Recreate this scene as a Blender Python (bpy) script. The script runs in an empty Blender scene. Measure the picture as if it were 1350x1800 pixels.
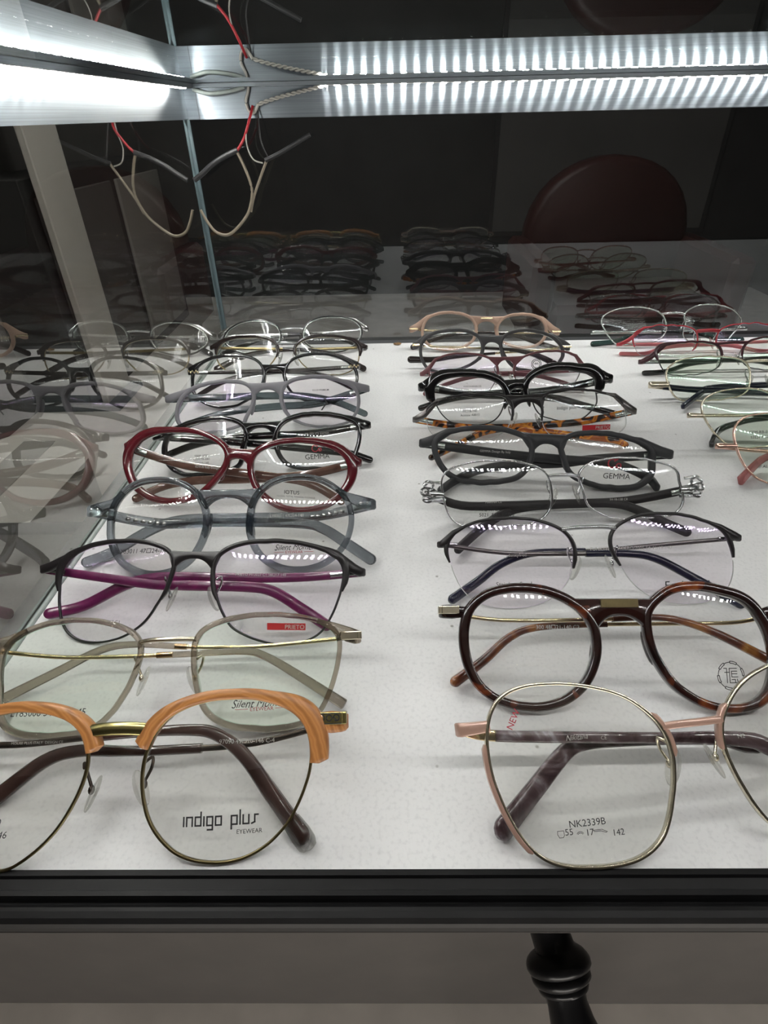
import bpy, math
from mathutils import Vector, Matrix

# ---------------------------------------------------------------- scene, camera, light
SC = bpy.context.scene
COL = SC.collection
MM = 0.001
SC.view_settings.view_transform = 'Standard'
SC.view_settings.look = 'None'
SC.view_settings.gamma = 1.0
SC.view_settings.use_curve_mapping = False
SC.view_settings.exposure = 0.0
SC.cycles.use_denoising = True
SC.cycles.max_bounces = 14
SC.cycles.diffuse_bounces = 4
SC.cycles.glossy_bounces = 6
SC.cycles.transmission_bounces = 10
SC.cycles.transparent_max_bounces = 48
SC.cycles.caustics_reflective = False
SC.cycles.caustics_refractive = False
SC.cycles.sample_clamp_indirect = 40.0

cam_data = bpy.data.cameras.new('camera')
cam_data.sensor_fit = 'HORIZONTAL'
cam_data.sensor_width = 36.0
cam_data.lens = 36.0 * 999.2 / 1350.0
cam_data.clip_start = 0.005
cam_data.clip_end = 30.0
cam = bpy.data.objects.new('camera', cam_data)
COL.objects.link(cam)
R_ = Vector((0.99980566, 0.00582894, -0.0188327))
D_ = Vector((-0.0120638, -0.57464668, -0.81831269))
F_ = Vector((-0.01559204, 0.81838085, -0.57446468))
cam.matrix_world = Matrix(((R_.x, -D_.x, -F_.x, 0.0), (R_.y, -D_.y, -F_.y, 0.0),
                           (R_.z, -D_.z, -F_.z, 0.178), (0, 0, 0, 1)))
SC.camera = cam

world = bpy.data.worlds.new('world')
SC.world = world
world.use_nodes = True
world.node_tree.nodes['Background'].inputs[0].default_value = (0.8, 0.85, 0.9, 1)
world.node_tree.nodes['Background'].inputs[1].default_value = 0.02

LED_POWER = 208.0        # emission strength of one LED face
FILL_POWER = 9.5        # strength of the added fill light at the front wall

# ---------------------------------------------------------------- materials
MATS = {}
def nt(name):
    m = bpy.data.materials.new(name)
    m.use_nodes = True
    t = m.node_tree
    t.nodes.clear()
    out = t.nodes.new('ShaderNodeOutputMaterial')
    MATS[name] = m
    return m, t, out

def rgba(c):
    return (c[0], c[1], c[2], 1.0)

def bump_noise(t, bsdf, scale, strength, dist=0.0002, vec=None):
    n = t.nodes.new('ShaderNodeTexNoise')
    n.inputs['Scale'].default_value = scale
    n.inputs['Detail'].default_value = 4
    if vec:
        t.links.new(vec, n.inputs['Vector'])
    b = t.nodes.new('ShaderNodeBump')
    b.inputs['Strength'].default_value = strength
    b.inputs['Distance'].default_value = dist
    t.links.new(n.outputs[0], b.inputs['Height'])
    t.links.new(b.outputs[0], bsdf.inputs['Normal'])
    return n

def objco(t):
    return t.nodes.new('ShaderNodeTexCoord').outputs['Object']

def plain(name, col, rough=0.35, metal=0.0, coat=0.0, var=0.0, vscale=300, bump=0.0, spec=0.5, aniso=0.0):
    m, t, out = nt(name)
    p = t.nodes.new('ShaderNodeBsdfPrincipled')
    p.inputs['Base Color'].default_value = rgba(col)
    p.inputs['Roughness'].default_value = rough
    p.inputs['Metallic'].default_value = metal
    p.inputs['Coat Weight'].default_value = coat
    p.inputs['Coat Roughness'].default_value = 0.05
    p.inputs['Specular IOR Level'].default_value = spec
    p.inputs['Anisotropic'].default_value = aniso
    co = objco(t)
    n = t.nodes.new('ShaderNodeTexNoise')
    n.inputs['Scale'].default_value = vscale
    n.inputs['Detail'].default_value = 3
    t.links.new(co, n.inputs['Vector'])
    r = t.nodes.new('ShaderNodeValToRGB')
    k = 1 - var
    r.color_ramp.elements[0].position = 0.3
    r.color_ramp.elements[0].color = rgba([c * k for c in col])
    r.color_ramp.elements[1].position = 0.7
    r.color_ramp.elements[1].color = rgba([min(1, c * (1 + var * .5)) for c in col])
    t.links.new(n.outputs[0], r.inputs[0])
    t.links.new(r.outputs[0], p.inputs['Base Color'])
    if bump:
        bump_noise(t, p, vscale * 3, bump, vec=co)
    t.links.new(p.outputs[0], out.inputs[0])
    return m

def metal(name, col, rough=0.18):
    return plain(name, col, rough, 1.0, var=0.08, vscale=500)

def ramp_mat(name, stops, scale, detail=3, rough=0.15, distort=1.0, stretch=(1, 1, 1), coat=0.6, kind='noise', trans=0.0, bands=20):
    m, t, out = nt(name)
    p = t.nodes.new('ShaderNodeBsdfPrincipled')
    p.inputs['Roughness'].default_value = rough
    p.inputs['Coat Weight'].default_value = coat
    p.inputs['Coat Roughness'].default_value = 0.04
    p.inputs['Transmission Weight'].default_value = trans
    co = objco(t)
    mp = t.nodes.new('ShaderNodeMapping')
    mp.inputs['Scale'].default_value = stretch
    t.links.new(co, mp.inputs[0])
    if kind == 'wave':
        n = t.nodes.new('ShaderNodeTexWave')
        n.wave_type = 'RINGS'
        n.rings_direction = 'Y'
        n.inputs['Scale'].default_value = scale
        n.inputs['Distortion'].default_value = distort
        n.inputs['Detail'].default_value = detail
        n.inputs['Detail Scale'].default_value = 0.8
        o = n.outputs['Fac'] if 'Fac' in n.outputs else n.outputs[1]
    else:
        n = t.nodes.new('ShaderNodeTexNoise')
        n.inputs['Scale'].default_value = scale
        n.inputs['Detail'].default_value = detail
        n.inputs['Distortion'].default_value = distort
        o = n.outputs[0]
    t.links.new(mp.outputs[0], n.inputs['Vector'])
    r = t.nodes.new('ShaderNodeValToRGB')
    el = r.color_ramp.elements
    el[0].position, el[0].color = stops[0][0], rgba(stops[0][1])
    el[1].position, el[1].color = stops[-1][0], rgba(stops[-1][1])
    for pos, c in stops[1:-1]:
        e = el.new(pos)
        e.color = rgba(c)
    t.links.new(o, r.inputs[0])
    t.links.new(r.outputs[0], p.inputs['Base Color'])
    t.links.new(p.outputs[0], out.inputs[0])
    return m

def thin_glass(name, tint, gloss, ior=1.5, gain=1.0, edge=None):
    """a clear sheet: what passes through is tinted, the rest mirrors by Fresnel"""
    m, t, out = nt(name)
    tr = t.nodes.new('ShaderNodeBsdfTransparent')
    tr.inputs[0].default_value = rgba(tint)
    g = t.nodes.new('ShaderNodeBsdfGlossy')
    g.inputs['Color'].default_value = rgba(gloss)
    g.inputs['Roughness'].default_value = 0.0
    # angle from the geometry normal whichever side is hit
    lw = t.nodes.new('ShaderNodeLayerWeight')
    ge = t.nodes.new('ShaderNodeNewGeometry')
    dot = t.nodes.new('ShaderNodeVectorMath'); dot.operation = 'DOT_PRODUCT'
    t.links.new(ge.outputs['Incoming'], dot.inputs[0])
    t.links.new(ge.outputs['Normal'], dot.inputs[1])
    ab = t.nodes.new('ShaderNodeMath'); ab.operation = 'ABSOLUTE'
    t.links.new(dot.outputs['Value'], ab.inputs[0])
    inv = t.nodes.new('ShaderNodeMath'); inv.operation = 'SUBTRACT'
    inv.inputs[0].default_value = 1.0
    t.links.new(ab.outputs[0], inv.inputs[1])
    pw = t.nodes.new('ShaderNodeMath'); pw.operation = 'POWER'
    t.links.new(inv.outputs[0], pw.inputs[0]); pw.inputs[1].default_value = 5.0
    r0 = ((ior - 1) / (ior + 1)) ** 2
    ml = t.nodes.new('ShaderNodeMath'); ml.operation = 'MULTIPLY_ADD'
    t.links.new(pw.outputs[0], ml.inputs[0])
    ml.inputs[1].default_value = 1.0 - r0
    ml.inputs[2].default_value = r0
    gn = t.nodes.new('ShaderNodeMath'); gn.operation = 'MULTIPLY'
    gn.use_clamp = True
    t.links.new(ml.outputs[0], gn.inputs[0])
    gn.inputs[1].default_value = gain
    mx = t.nodes.new('ShaderNodeMixShader')
    t.links.new(gn.outputs[0], mx.inputs[0])
    t.links.new(tr.outputs[0], mx.inputs[1])
    t.links.new(g.outputs[0], mx.inputs[2])
    t.links.new(mx.outputs[0], out.inputs[0])
    t.nodes.remove(lw)
    return m

def crystal(name, col, dens=0.35, rough=0.03):
    """tinted see-through plastic"""
    m, t, out = nt(name)
    tr = t.nodes.new('ShaderNodeBsdfTransparent')
    tr.inputs[0].default_value = rgba(col)
    p = t.nodes.new('ShaderNodeBsdfPrincipled')
    p.inputs['Base Color'].default_value = rgba([c * 0.8 for c in col])
    p.inputs['Roughness'].default_value = rough
    p.inputs['Transmission Weight'].default_value = 1.0
    p.inputs['IOR'].default_value = 1.48
    n = t.nodes.new('ShaderNodeTexNoise'); n.inputs['Scale'].default_value = 120
    t.links.new(objco(t), n.inputs['Vector'])
    mr = t.nodes.new('ShaderNodeMapRange')
    mr.inputs['To Min'].default_value = dens * 0.9
    mr.inputs['To Max'].default_value = dens * 1.1
    t.links.new(n.outputs[0], mr.inputs[0])
    mx = t.nodes.new('ShaderNodeMixShader')
    t.links.new(mr.outputs[0], mx.inputs[0])
    t.links.new(tr.outputs[0], mx.inputs[1])
    t.links.new(p.outputs[0], mx.inputs[2])
    t.links.new(mx.outputs[0], out.inputs[0])
    return m

def emis(name, col, s):
    m, t, out = nt(name)
    e = t.nodes.new('ShaderNodeEmission')
    e.inputs[0].default_value = rgba(col)
    e.inputs[1].default_value = s
    t.links.new(e.outputs[0], out.inputs[0])
    return m

# frames
metal('gold', (0.80, 0.66, 0.42), 0.2)
metal('pale_gold', (0.72, 0.66, 0.52), 0.22)
metal('rose_gold', (0.78, 0.52, 0.42), 0.22)
plain('rose_enamel', (0.46, 0.29, 0.23), 0.3, 0.3, coat=0.5)
metal('silver', (0.62, 0.63, 0.63), 0.18)
metal('pale_silver', (0.66, 0.72, 0.68), 0.25)
metal('gunmetal', (0.20, 0.19, 0.185), 0.3)
metal('bronze', (0.26, 0.21, 0.11), 0.28)
metal('dark_bronze', (0.085, 0.07, 0.06), 0.32)
metal('antique_brass', (0.42, 0.37, 0.16), 0.25)
plain('black_gloss', (0.006, 0.006, 0.007), 0.12, coat=0.8)
plain('black_satin', (0.012, 0.010, 0.011), 0.35)
plain('charcoal_matte', (0.028, 0.029, 0.032), 0.5)
plain('grey_matte', (0.075, 0.075, 0.078), 0.5)
plain('lavender_matte', (0.23, 0.225, 0.25), 0.48)
plain('red_gloss', (0.115, 0.010, 0.017), 0.15, coat=0.8, var=0.15, vscale=90)
plain('maroon', (0.055, 0.008, 0.015), 0.25, coat=0.4)
plain('bright_red', (0.42, 0.03, 0.045), 0.25, coat=0.5)
plain('pink_red', (0.62, 0.19, 0.20), 0.3)
plain('mauve', (0.20, 0.075, 0.085), 0.35)
plain('tan', (0.50, 0.34, 0.26), 0.35, var=0.12, vscale=80)
plain('beige_inner', (0.62, 0.48, 0.40), 0.4)
plain('brown_black', (0.018, 0.010, 0.009), 0.2, coat=0.5)
plain('navy', (0.012, 0.014, 0.035), 0.25, coat=0.3)
plain('dark_leather', (0.014, 0.012, 0.013), 0.5, bump=0.3, vscale=600)
plain('brown_tip', (0.060, 0.030, 0.026), 0.22, coat=0.6, var=0.3, vscale=150)
ramp_mat('purple', [(0.3, (0.10, 0.007, 0.055)), (0.6, (0.155, 0.012, 0.085)), (0.8, (0.23, 0.02, 0.11))], 160, rough=0.3, coat=0.3)
ramp_mat('tortoise', [(0.35, (0.010, 0.004, 0.004)), (0.56, (0.028, 0.008, 0.006)), (0.66, (0.16, 0.035, 0.012)), (0.78, (0.34, 0.11, 0.03))], 55, 2.0, 0.15, 1.2)
ramp_mat('tortoise_tip', [(0.3, (0.05, 0.014, 0.010)), (0.5, (0.12, 0.032, 0.016)), (0.62, (0.28, 0.10, 0.03)), (0.75, (0.48, 0.24, 0.06))], 75, 2.0, 0.2, 0.8)
ramp_mat('amber_tortoise', [(0.40, (0.012, 0.008, 0.006)), (0.46, (0.05, 0.02, 0.01)), (0.50, (0.48, 0.13, 0.02)), (0.60, (0.80, 0.32, 0.03)), (0.66, (0.40, 0.10, 0.02))], 140, 1.0, 0.2, 0.6)
ramp_mat('marble_purple', [(0.3, (0.035, 0.018, 0.022)), (0.48, (0.09, 0.055, 0.062)), (0.60, (0.17, 0.13, 0.145)), (0.72, (0.36, 0.34, 0.38))], 90, 4.0, 0.2, 1.8)
ramp_mat('wood', [(0.0, (0.33, 0.13, 0.036)), (0.35, (0.43, 0.18, 0.054)), (0.75, (0.52, 0.235, 0.075)), (1.0, (0.46, 0.19, 0.055))], 1.0, 3.0, 0.4, 4.0, (120, 120, 120), coat=0.1, kind='wave')
ramp_mat('brown_crystal', [(0.3, (0.12, 0.055, 0.04)), (0.7, (0.24, 0.13, 0.10))], 60, 2, 0.1, trans=0.3)
crystal('grey_crystal', (0.42, 0.45, 0.48), 0.75)
crystal('beige_crystal', (0.60, 0.54, 0.46), 0.7)
crystal('teal_crystal', (0.22, 0.27, 0.28), 0.75, 0.1)
crystal('pink_crystal', (0.78, 0.42, 0.42), 0.6, 0.08)
crystal('clear_plastic', (0.95, 0.95, 0.93), 0.38, 0.04)
crystal('green_tip', (0.05, 0.10, 0.09), 0.9, 0.05)
thin_glass('lens_clear', (0.985, 0.985, 0.98), (0.95, 0.98, 1.0), 1.5, 0.9)
thin_glass('lens_violet', (0.985, 0.97, 0.985), (0.80, 0.62, 1.0), 1.5, 1.0)
thin_glass('lens_green', (0.965, 0.985, 0.955), (0.62, 1.0, 0.80), 1.5, 1.0)
thin_glass('lens_demo', (0.975, 0.975, 0.965), (1, 1, 1), 1.5, 1.1)
plain('nylon', (0.55, 0.56, 0.55), 0.3, spec=0.5)
plain('ink', (0.02, 0.02, 0.022), 0.6)
plain('ink_red', (0.42, 0.02, 0.04), 0.5)
plain('label_red', (0.55, 0.012, 0.025), 0.45)
plain('ink_white', (0.62, 0.62, 0.60), 0.5)

# ---------------------------------------------------------------- geometry helpers
def mesh_obj(name, vs, fs, mat, parent=None, smooth=True, scale=MM):
    me = bpy.data.meshes.new(name)
    me.from_pydata([(v[0] * scale, v[1] * scale, v[2] * scale) for v in vs], [], fs)
    me.materials.append(MATS[mat])
    if smooth:
        me.polygons.foreach_set('use_smooth', [True] * len(me.polygons))
    me.update()
    if smooth:
        import bmesh
        bm = bmesh.new(); bm.from_mesh(me)
        bmesh.ops.recalc_face_normals(bm, faces=bm.faces)
        bm.to_mesh(me); bm.free()
        me.set_sharp_from_angle(angle=math.radians(52))
    o = bpy.data.objects.new(name, me)
    COL.objects.link(o)
    if parent is not None:
        o.parent = parent
    return o

class MB:
    def __init__(s):
        s.v = []
        s.f = []
    def add(s, vs, fs):
        n = len(s.v)
        s.v += [tuple(v) for v in vs]
        s.f += [[i + n for i in f] for f in fs]
    def box(s, a, b, bev=0.0):
        x0, y0, z0 = a
        x1, y1, z1 = b
        if bev <= 0:
            s.add([(x0, y0, z0), (x1, y0, z0), (x1, y1, z0), (x0, y1, z0), (x0, y0, z1), (x1, y0, z1), (x1, y1, z1), (x0, y1, z1)],
                  [(0, 3, 2, 1), (4, 5, 6, 7), (0, 1, 5, 4), (1, 2, 6, 5), (2, 3, 7, 6), (3, 0, 4, 7)])
            return
        # chamfered box
        pts = []
        for sx, X in ((1, x0), (-1, x1)):
            for sy, Y in ((1, y0), (-1, y1)):
                for sz, Z in ((1, z0), (-1, z1)):
                    pts.append((X + sx * bev, Y + sy * bev, Z))
                    pts.append((X + sx * bev, Y, Z + sz * bev))
                    pts.append((X, Y + sy * bev, Z + sz * bev))
        hull(s, pts)
    def tube(s, path, r, n=8, closed=False):
        P = [Vector(p) for p in path]
        rr = r if isinstance(r, (list, tuple)) else [r] * len(P)
        rings = []
        up = Vector((0, 0, 1))
        N = len(P)
        for i, p in enumerate(P):
            a = P[i - 1] if (i > 0 or closed) else P[0]
            b = P[(i + 1) % N] if (i < N - 1 or closed) else P[-1]
            t = (b - a).normalized()
            u = up - t * up.dot(t)
            if u.length < 0.05:
                u = Vector((0, 1, 0)) - t * t.y
            u.normalize()
            w = t.cross(u)
            rings.append([p + (u * math.cos(2 * math.pi * k / n) + w * math.sin(2 * math.pi * k / n)) * rr[i] for k in range(n)])
        s.loft(rings, closed)
    def loft(s, rings, closed=False, cap=True):
        n = len(rings[0])
        vs = [v for r in rings for v in r]
        fs = []
        m = len(rings)
        for i in range(m if closed else m - 1):
            j = (i + 1) % m
            for k in range(n):
                l = (k + 1) % n
                fs.append((i * n + k, i * n + l, j * n + l, j * n + k))
        if not closed and cap:
            fs.append(tuple(reversed(range(n))))
            fs.append(tuple((m - 1) * n + k for k in range(n)))
        s.add(vs, fs)
    def ball(s, c, r, n=10, m=7, rot=None):
        rx, ry, rz = r if isinstance(r, (list, tuple)) else (r, r, r)
        vs = []
        for i in range(1, m):
            ph = math.pi * i / m
            for k in range(n):
                th = 2 * math.pi * k / n
                vs.append(Vector((rx * math.sin(ph) * math.cos(th), ry * math.sin(ph) * math.sin(th), rz * math.cos(ph))))
        vs.append(Vector((0, 0, rz)))
        vs.append(Vector((0, 0, -rz)))
        if rot:
            vs = [rot @ v for v in vs]
        vs = [v + Vector(c) for v in vs]
        fs = []
        for i in range(m - 2):
            for k in range(n):
                l = (k + 1) % n
                fs.append((i * n + k, (i + 1) * n + k, (i + 1) * n + l, i * n + l))
        T = len(vs) - 2
        for k in range(n):
            l = (k + 1) % n
            fs.append((T, k, l))
            fs.append((T + 1, (m - 2) * n + l, (m - 2) * n + k))
        s.add(vs, fs)
    def build(s, name, mat, parent=None, smooth=True, fn=None, scale=MM):
        vs = s.v if fn is None else [fn(v) for v in s.v]
        return mesh_obj(name, vs, s.f, mat, parent, smooth, scale)

def hull(mb, pts):
    import bmesh
    bm = bmesh.new()
    for p in pts:
        bm.verts.new(p)
    bmesh.ops.convex_hull(bm, input=bm.verts)
    bm.verts.ensure_lookup_table()
    bm.verts.index_update()
    vs = [tuple(v.co) for v in bm.verts]
    fs = [tuple(v.index for v in f.verts) for f in bm.faces]
    bm.free()
    mb.add(vs, fs)

def catmull(P, sub=3, closed=True):
    n = len(P)
    out = []
    for i in range(n if closed else n - 1):
        p0 = P[i - 1] if (closed or i > 0) else P[0]
        p1 = P[i]
        p2 = P[(i + 1) % n] if closed else P[min(i + 1, n - 1)]
        p3 = P[(i + 2) % n] if closed else P[min(i + 2, n - 1)]
        for k in range(sub):
            t = k / sub
            out.append(tuple(0.5 * ((2 * b) + (-a + c) * t + (2 * a - 5 * b + 4 * c - d) * t * t + (-a + 3 * b - 3 * c + d) * t ** 3)
                             for a, b, c, d in zip(p0, p1, p2, p3)))
    if not closed:
        out.append(tuple(P[-1]))
    return out

def tag(o, label=None, cat=None, group=None, kind=None):
    if label: o['label'] = label
    if cat: o['category'] = cat
    if group: o['group'] = group
    if kind: o['kind'] = kind
    return o

def empty(name, loc=(0, 0, 0), parent=None):
    o = bpy.data.objects.new(name, None)
    o.empty_display_size = 0.01
    COL.objects.link(o)
    o.location = loc
    if parent: o.parent = parent
    return o

def boxo(name, a, b, mat, parent=None, bev=0.0, smooth=False):
    m = MB()
    m.box(a, b, bev)
    return m.build(name, mat, parent, smooth)

# ---------------------------------------------------------------- the shop room (far behind the glass)
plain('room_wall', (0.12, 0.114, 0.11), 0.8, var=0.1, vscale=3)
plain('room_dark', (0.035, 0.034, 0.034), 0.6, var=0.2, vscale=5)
plain('room_panel', (0.42, 0.40, 0.37), 0.7, var=0.08, vscale=4)
plain('room_pale', (0.75, 0.72, 0.67), 0.7, var=0.05, vscale=4)
plain('tile_floor', (0.80, 0.75, 0.70), 0.55, var=0.12, vscale=12, bump=0.05)
plain('grey_panel', (0.062, 0.056, 0.052), 0.7, var=0.1, vscale=20)
plain('red_leather', (0.05, 0.013, 0.011), 0.5, var=0.2, vscale=6)
plain('ceiling_white', (0.5, 0.5, 0.48), 0.9)
emis('fill_glow', (1.0, 0.95, 0.88), FILL_POWER)

def struct(name, a, b, mat):
    return tag(boxo(name, a, b, mat), kind='structure')
struct('floor', (-1600, -1500, -960), (2600, 4300, -900), 'tile_floor')
struct('wall_left', (-1660, -1500, -900), (-1600, 4300, 1500), 'room_wall')
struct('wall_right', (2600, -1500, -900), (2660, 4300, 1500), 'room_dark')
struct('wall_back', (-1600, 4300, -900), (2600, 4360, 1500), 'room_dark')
struct('wall_front', (-1600, -1560, -900), (2600, -1500, 1500), 'room_wall')
struct('ceiling', (-1660, -1560, 1500), (2660, 4360, 1560), 'ceiling_white')

t = empty('wall_fill', (0.3, -1.49, -0.86))  # added fill light behind the camera, brightens the plinth panel and floor
tag(t, 'added long low fill light at the foot of the front wall, out of view', 'fill light')
boxo('fill_housing', (-1020, 0, -20), (1020, 50, 480), 'room_pale', t, 4)
boxo('diffuser', (-1000, 50, 0), (1000, 62, 460), 'fill_glow', t, 3)

t = empty('ceiling_fill', (-0.4, 1.9, 1.46))  # added fill light above the view, brightens the room and carton beyond the glass
tag(t, 'added twin tube fill light above the space beyond the case, out of view', 'fill light')
emis('fill_tube_glow', (1.0, 0.97, 0.93), 60.0)
boxo('fill_housing', (-620, -70, 0), (620, 70, 40), 'room_pale', t, 4)
for sx in (-1, 1):
    m = MB()
    m.tube([(-600, sx * 38, -14), (600, sx * 38, -14)], 13, 12)
    m.build('tube', 'fill_tube_glow', t)

t = empty('wall_cabinet', (-1.6, 2.35, -0.9))
tag(t, 'dark framed cabinet door standing beyond the left glass pane', 'cabinet')
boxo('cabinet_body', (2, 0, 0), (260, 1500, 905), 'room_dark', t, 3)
boxo('door_panel', (260, 70, 60), (276, 760, 840), 'room_wall', t, 4)
boxo('door_panel', (260, 830, 60), (276, 1430, 840), 'room_panel', t, 4)
t = empty('pale_post', (-1.3, 2.35, -0.9))
tag(t, 'pale upright board seen through the left glass pane', 'board')
boxo('board_face', (0, 20, 30), (30, 270, 1900), 'room_pale', t, 4)
boxo('board_foot', (-40, 0, 0), (80, 290, 30), 'room_dark', t, 4)

t = empty('white_carton', (-0.47, 0.30, -0.9))
tag(t, 'pale carton on a dark box just outside the left glass pane', 'carton')
m = MB()
m.loft([[Vector(q) for q in ((-60, 2, z), (106, 100, z), (108, 186, z), (110, 286, z), (59, 366, z), (0, 362, z), (-60, 300, z))] for z in (620, 750)])
m.build('carton_body', 'room_pale', t, smooth=False)
boxo('carton_plinth', (-60, 5, 0), (60, 340, 620), 'room_dark', t, 3)
boxo('paper_tape', (10, 50, 750), (50, 330, 750.6), 'room_panel', t)
t = empty('red_armchair', (0.94, 2.7, -0.9))
tag(t, 'dark red armchair with rounded back, dim behind the glass', 'chair')
m = MB()
rings = []
for yy, sc in ((0, .94), (25, 1), (115, 1), (140, .94)):
    ring = []
    for k in range(17):
        a = math.pi * k / 16
        ring.append((350 * sc * math.cos(a), yy, 560 + 360 * sc * math.sin(a) ** .8))
    ring += [(-350 * sc, yy, 300), (350 * sc, yy, 300)]
    rings.append([Vector(p) for p in ring])
m.loft(rings)
m.build('backrest', 'red_leather', t)
boxo('seat', (-330, -480, 330), (330, 0, 460), 'red_leather', t, 30)
for sx in (-1, 1):
    boxo('armrest', (sx * 365 - 45, -470, 300), (sx * 365 + 45, 100, 620), 'red_leather', t, 20)
    for yy in (-430, 60):
        boxo('leg', (sx * 320 - 20, yy - 20, 0), (sx * 320 + 20, yy + 20, 330), 'room_dark', t, 3)
t = empty('wall_board', (1.35, 4.295, -0.5))
tag(t, 'grey wall board hanging above the red armchair', 'board')
boxo('board_face', (-650, -22, 0), (750, -6, 1100), 'room_wall', t, 3)
boxo('board_frame', (-680, -14, -30), (780, 0, 1130), 'room_dark', t, 3)

# ---------------------------------------------------------------- display case
plain('shelf_wood', (0.05, 0.045, 0.04), 0.6)
plain('black_rail', (0.006, 0.006, 0.0065), 0.45, var=0.4, vscale=60, bump=0.15, spec=0.2)
plain('rail_edge', (0.012, 0.008, 0.007), 0.5, var=0.4, vscale=200)
plain('black_lacquer', (0.006, 0.006, 0.007), 0.3, spec=0.25)
plain('dark_gap', (0.05, 0.052, 0.056), 0.5)
plain('silicone', (0.33, 0.38, 0.36), 0.25, var=0.15, vscale=150)
m_, t_, o_ = nt('joint_glass')
p_ = t_.nodes.new('ShaderNodeBsdfPrincipled')
p_.inputs['Base Color'].default_value = (0.11, 0.155, 0.17, 1)
p_.inputs['Roughness'].default_value = 0.22
bump_noise(t_, p_, 400, 0.2)
t_.links.new(p_.outputs[0], o_.inputs[0])
thin_glass('pane_side', (0.90, 0.93, 0.91), (1, 1, 0.98), 1.52, 3.8)
thin_glass('pane_outer', (0.95, 0.96, 0.955), (1, 1, 1), 1.52, 0.25)
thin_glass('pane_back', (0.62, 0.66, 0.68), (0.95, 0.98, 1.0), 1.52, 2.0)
thin_glass('pane_top', (0.85, 0.88, 0.88), (0.97, 1, 1), 1.52, 1.2)

ALU_A = (0.120, 0.138, 0.155, 1)
ALU_B = (0.175, 0.200, 0.220, 1)
# brushed aluminium: fine lines along the strip
m_, t_, o_ = nt('brushed_aluminium')
p_ = t_.nodes.new('ShaderNodeBsdfPrincipled')
p_.inputs['Base Color'].default_value = (0.30, 0.32, 0.335, 1)
p_.inputs['Metallic'].default_value = 0.85
p_.inputs['Roughness'].default_value = 0.30
p_.inputs['Anisotropic'].default_value = 1.0
tg_ = t_.nodes.new('ShaderNodeTangent')
tg_.direction_type = 'UV_MAP'
tg_.uv_map = 'brush'
t_.links.new(tg_.outputs[0], p_.inputs['Tangent'])
co_ = objco(t_)
mp_ = t_.nodes.new('ShaderNodeMapping')
mp_.inputs['Scale'].default_value = (8, 8, 2200)
t_.links.new(co_, mp_.inputs[0])
n_ = t_.nodes.new('ShaderNodeTexNoise')
n_.inputs['Scale'].default_value = 1.0
n_.inputs['Detail'].default_value = 5
t_.links.new(mp_.outputs[0], n_.inputs['Vector'])
r_ = t_.nodes.new('ShaderNodeValToRGB')
r_.color_ramp.elements[0].position = 0.3; r_.color_ramp.elements[0].color = ALU_A
r_.color_ramp.elements[1].position = 0.7; r_.color_ramp.elements[1].color = ALU_B
t_.links.new(n_.outputs[0], r_.inputs[0])
t_.links.new(r_.outputs[0], p_.inputs['Base Color'])
t_.links.new(p_.outputs[0], o_.inputs[0])

m_, t_, o_ = nt('white_paper')
p_ = t_.nodes.new('ShaderNodeBsdfPrincipled')
p_.inputs['Roughness'].default_value = 0.75
p_.inputs['Specular IOR Level'].default_value = 0.25
co_ = objco(t_)
n_ = t_.nodes.new('ShaderNodeTexNoise'); n_.inputs['Scale'].default_value = 700; n_.inputs['Detail'].default_value = 6
t_.links.new(co_, n_.inputs['Vector'])
r_ = t_.nodes.new('ShaderNodeValToRGB')
r_.color_ramp.elements[0].position = 0.2; r_.color_ramp.elements[0].color = (0.66, 0.665, 0.675, 1)
r_.color_ramp.elements[1].position = 0.5; r_.color_ramp.elements[1].color = (0.78, 0.785, 0.79, 1)
t_.links.new(n_.outputs[0], r_.inputs[0])
# sparse specks of dust
n2_ = t_.nodes.new('ShaderNodeTexVoronoi'); n2_.inputs['Scale'].default_value = 55
t_.links.new(co_, n2_.inputs['Vector'])
r2_ = t_.nodes.new('ShaderNodeValToRGB')
r2_.color_ramp.elements[0].position = 0.022; r2_.color_ramp.elements[0].color = (0.45, 0.44, 0.42, 1)
r2_.color_ramp.elements[1].position = 0.05; r2_.color_ramp.elements[1].color = (1, 1, 1, 1)
t_.links.new(n2_.outputs['Distance'], r2_.inputs[0])
mx_ = t_.nodes.new('ShaderNodeMix'); mx_.data_type = 'RGBA'; mx_.blend_type = 'MULTIPLY'
mx_.inputs[0].default_value = 1.0
t_.links.new(r_.outputs[0], mx_.inputs[6]); t_.links.new(r2_.outputs[0], mx_.inputs[7])
t_.links.new(mx_.outputs[2], p_.inputs['Base Color'])
b_ = t_.nodes.new('ShaderNodeBump'); b_.inputs['Strength'].default_value = 0.35; b_.inputs['Distance'].default_value = 0.0003
n3_ = t_.nodes.new('ShaderNodeTexNoise'); n3_.inputs['Scale'].default_value = 160; n3_.inputs['Detail'].default_value = 8
t_.links.new(co_, n3_.inputs['Vector'])
t_.links.new(n3_.outputs[0], b_.inputs['Height'])
t_.links.new(b_.outputs[0], p_.inputs['Normal'])
t_.links.new(p_.outputs[0], o_.inputs[0])

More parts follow.
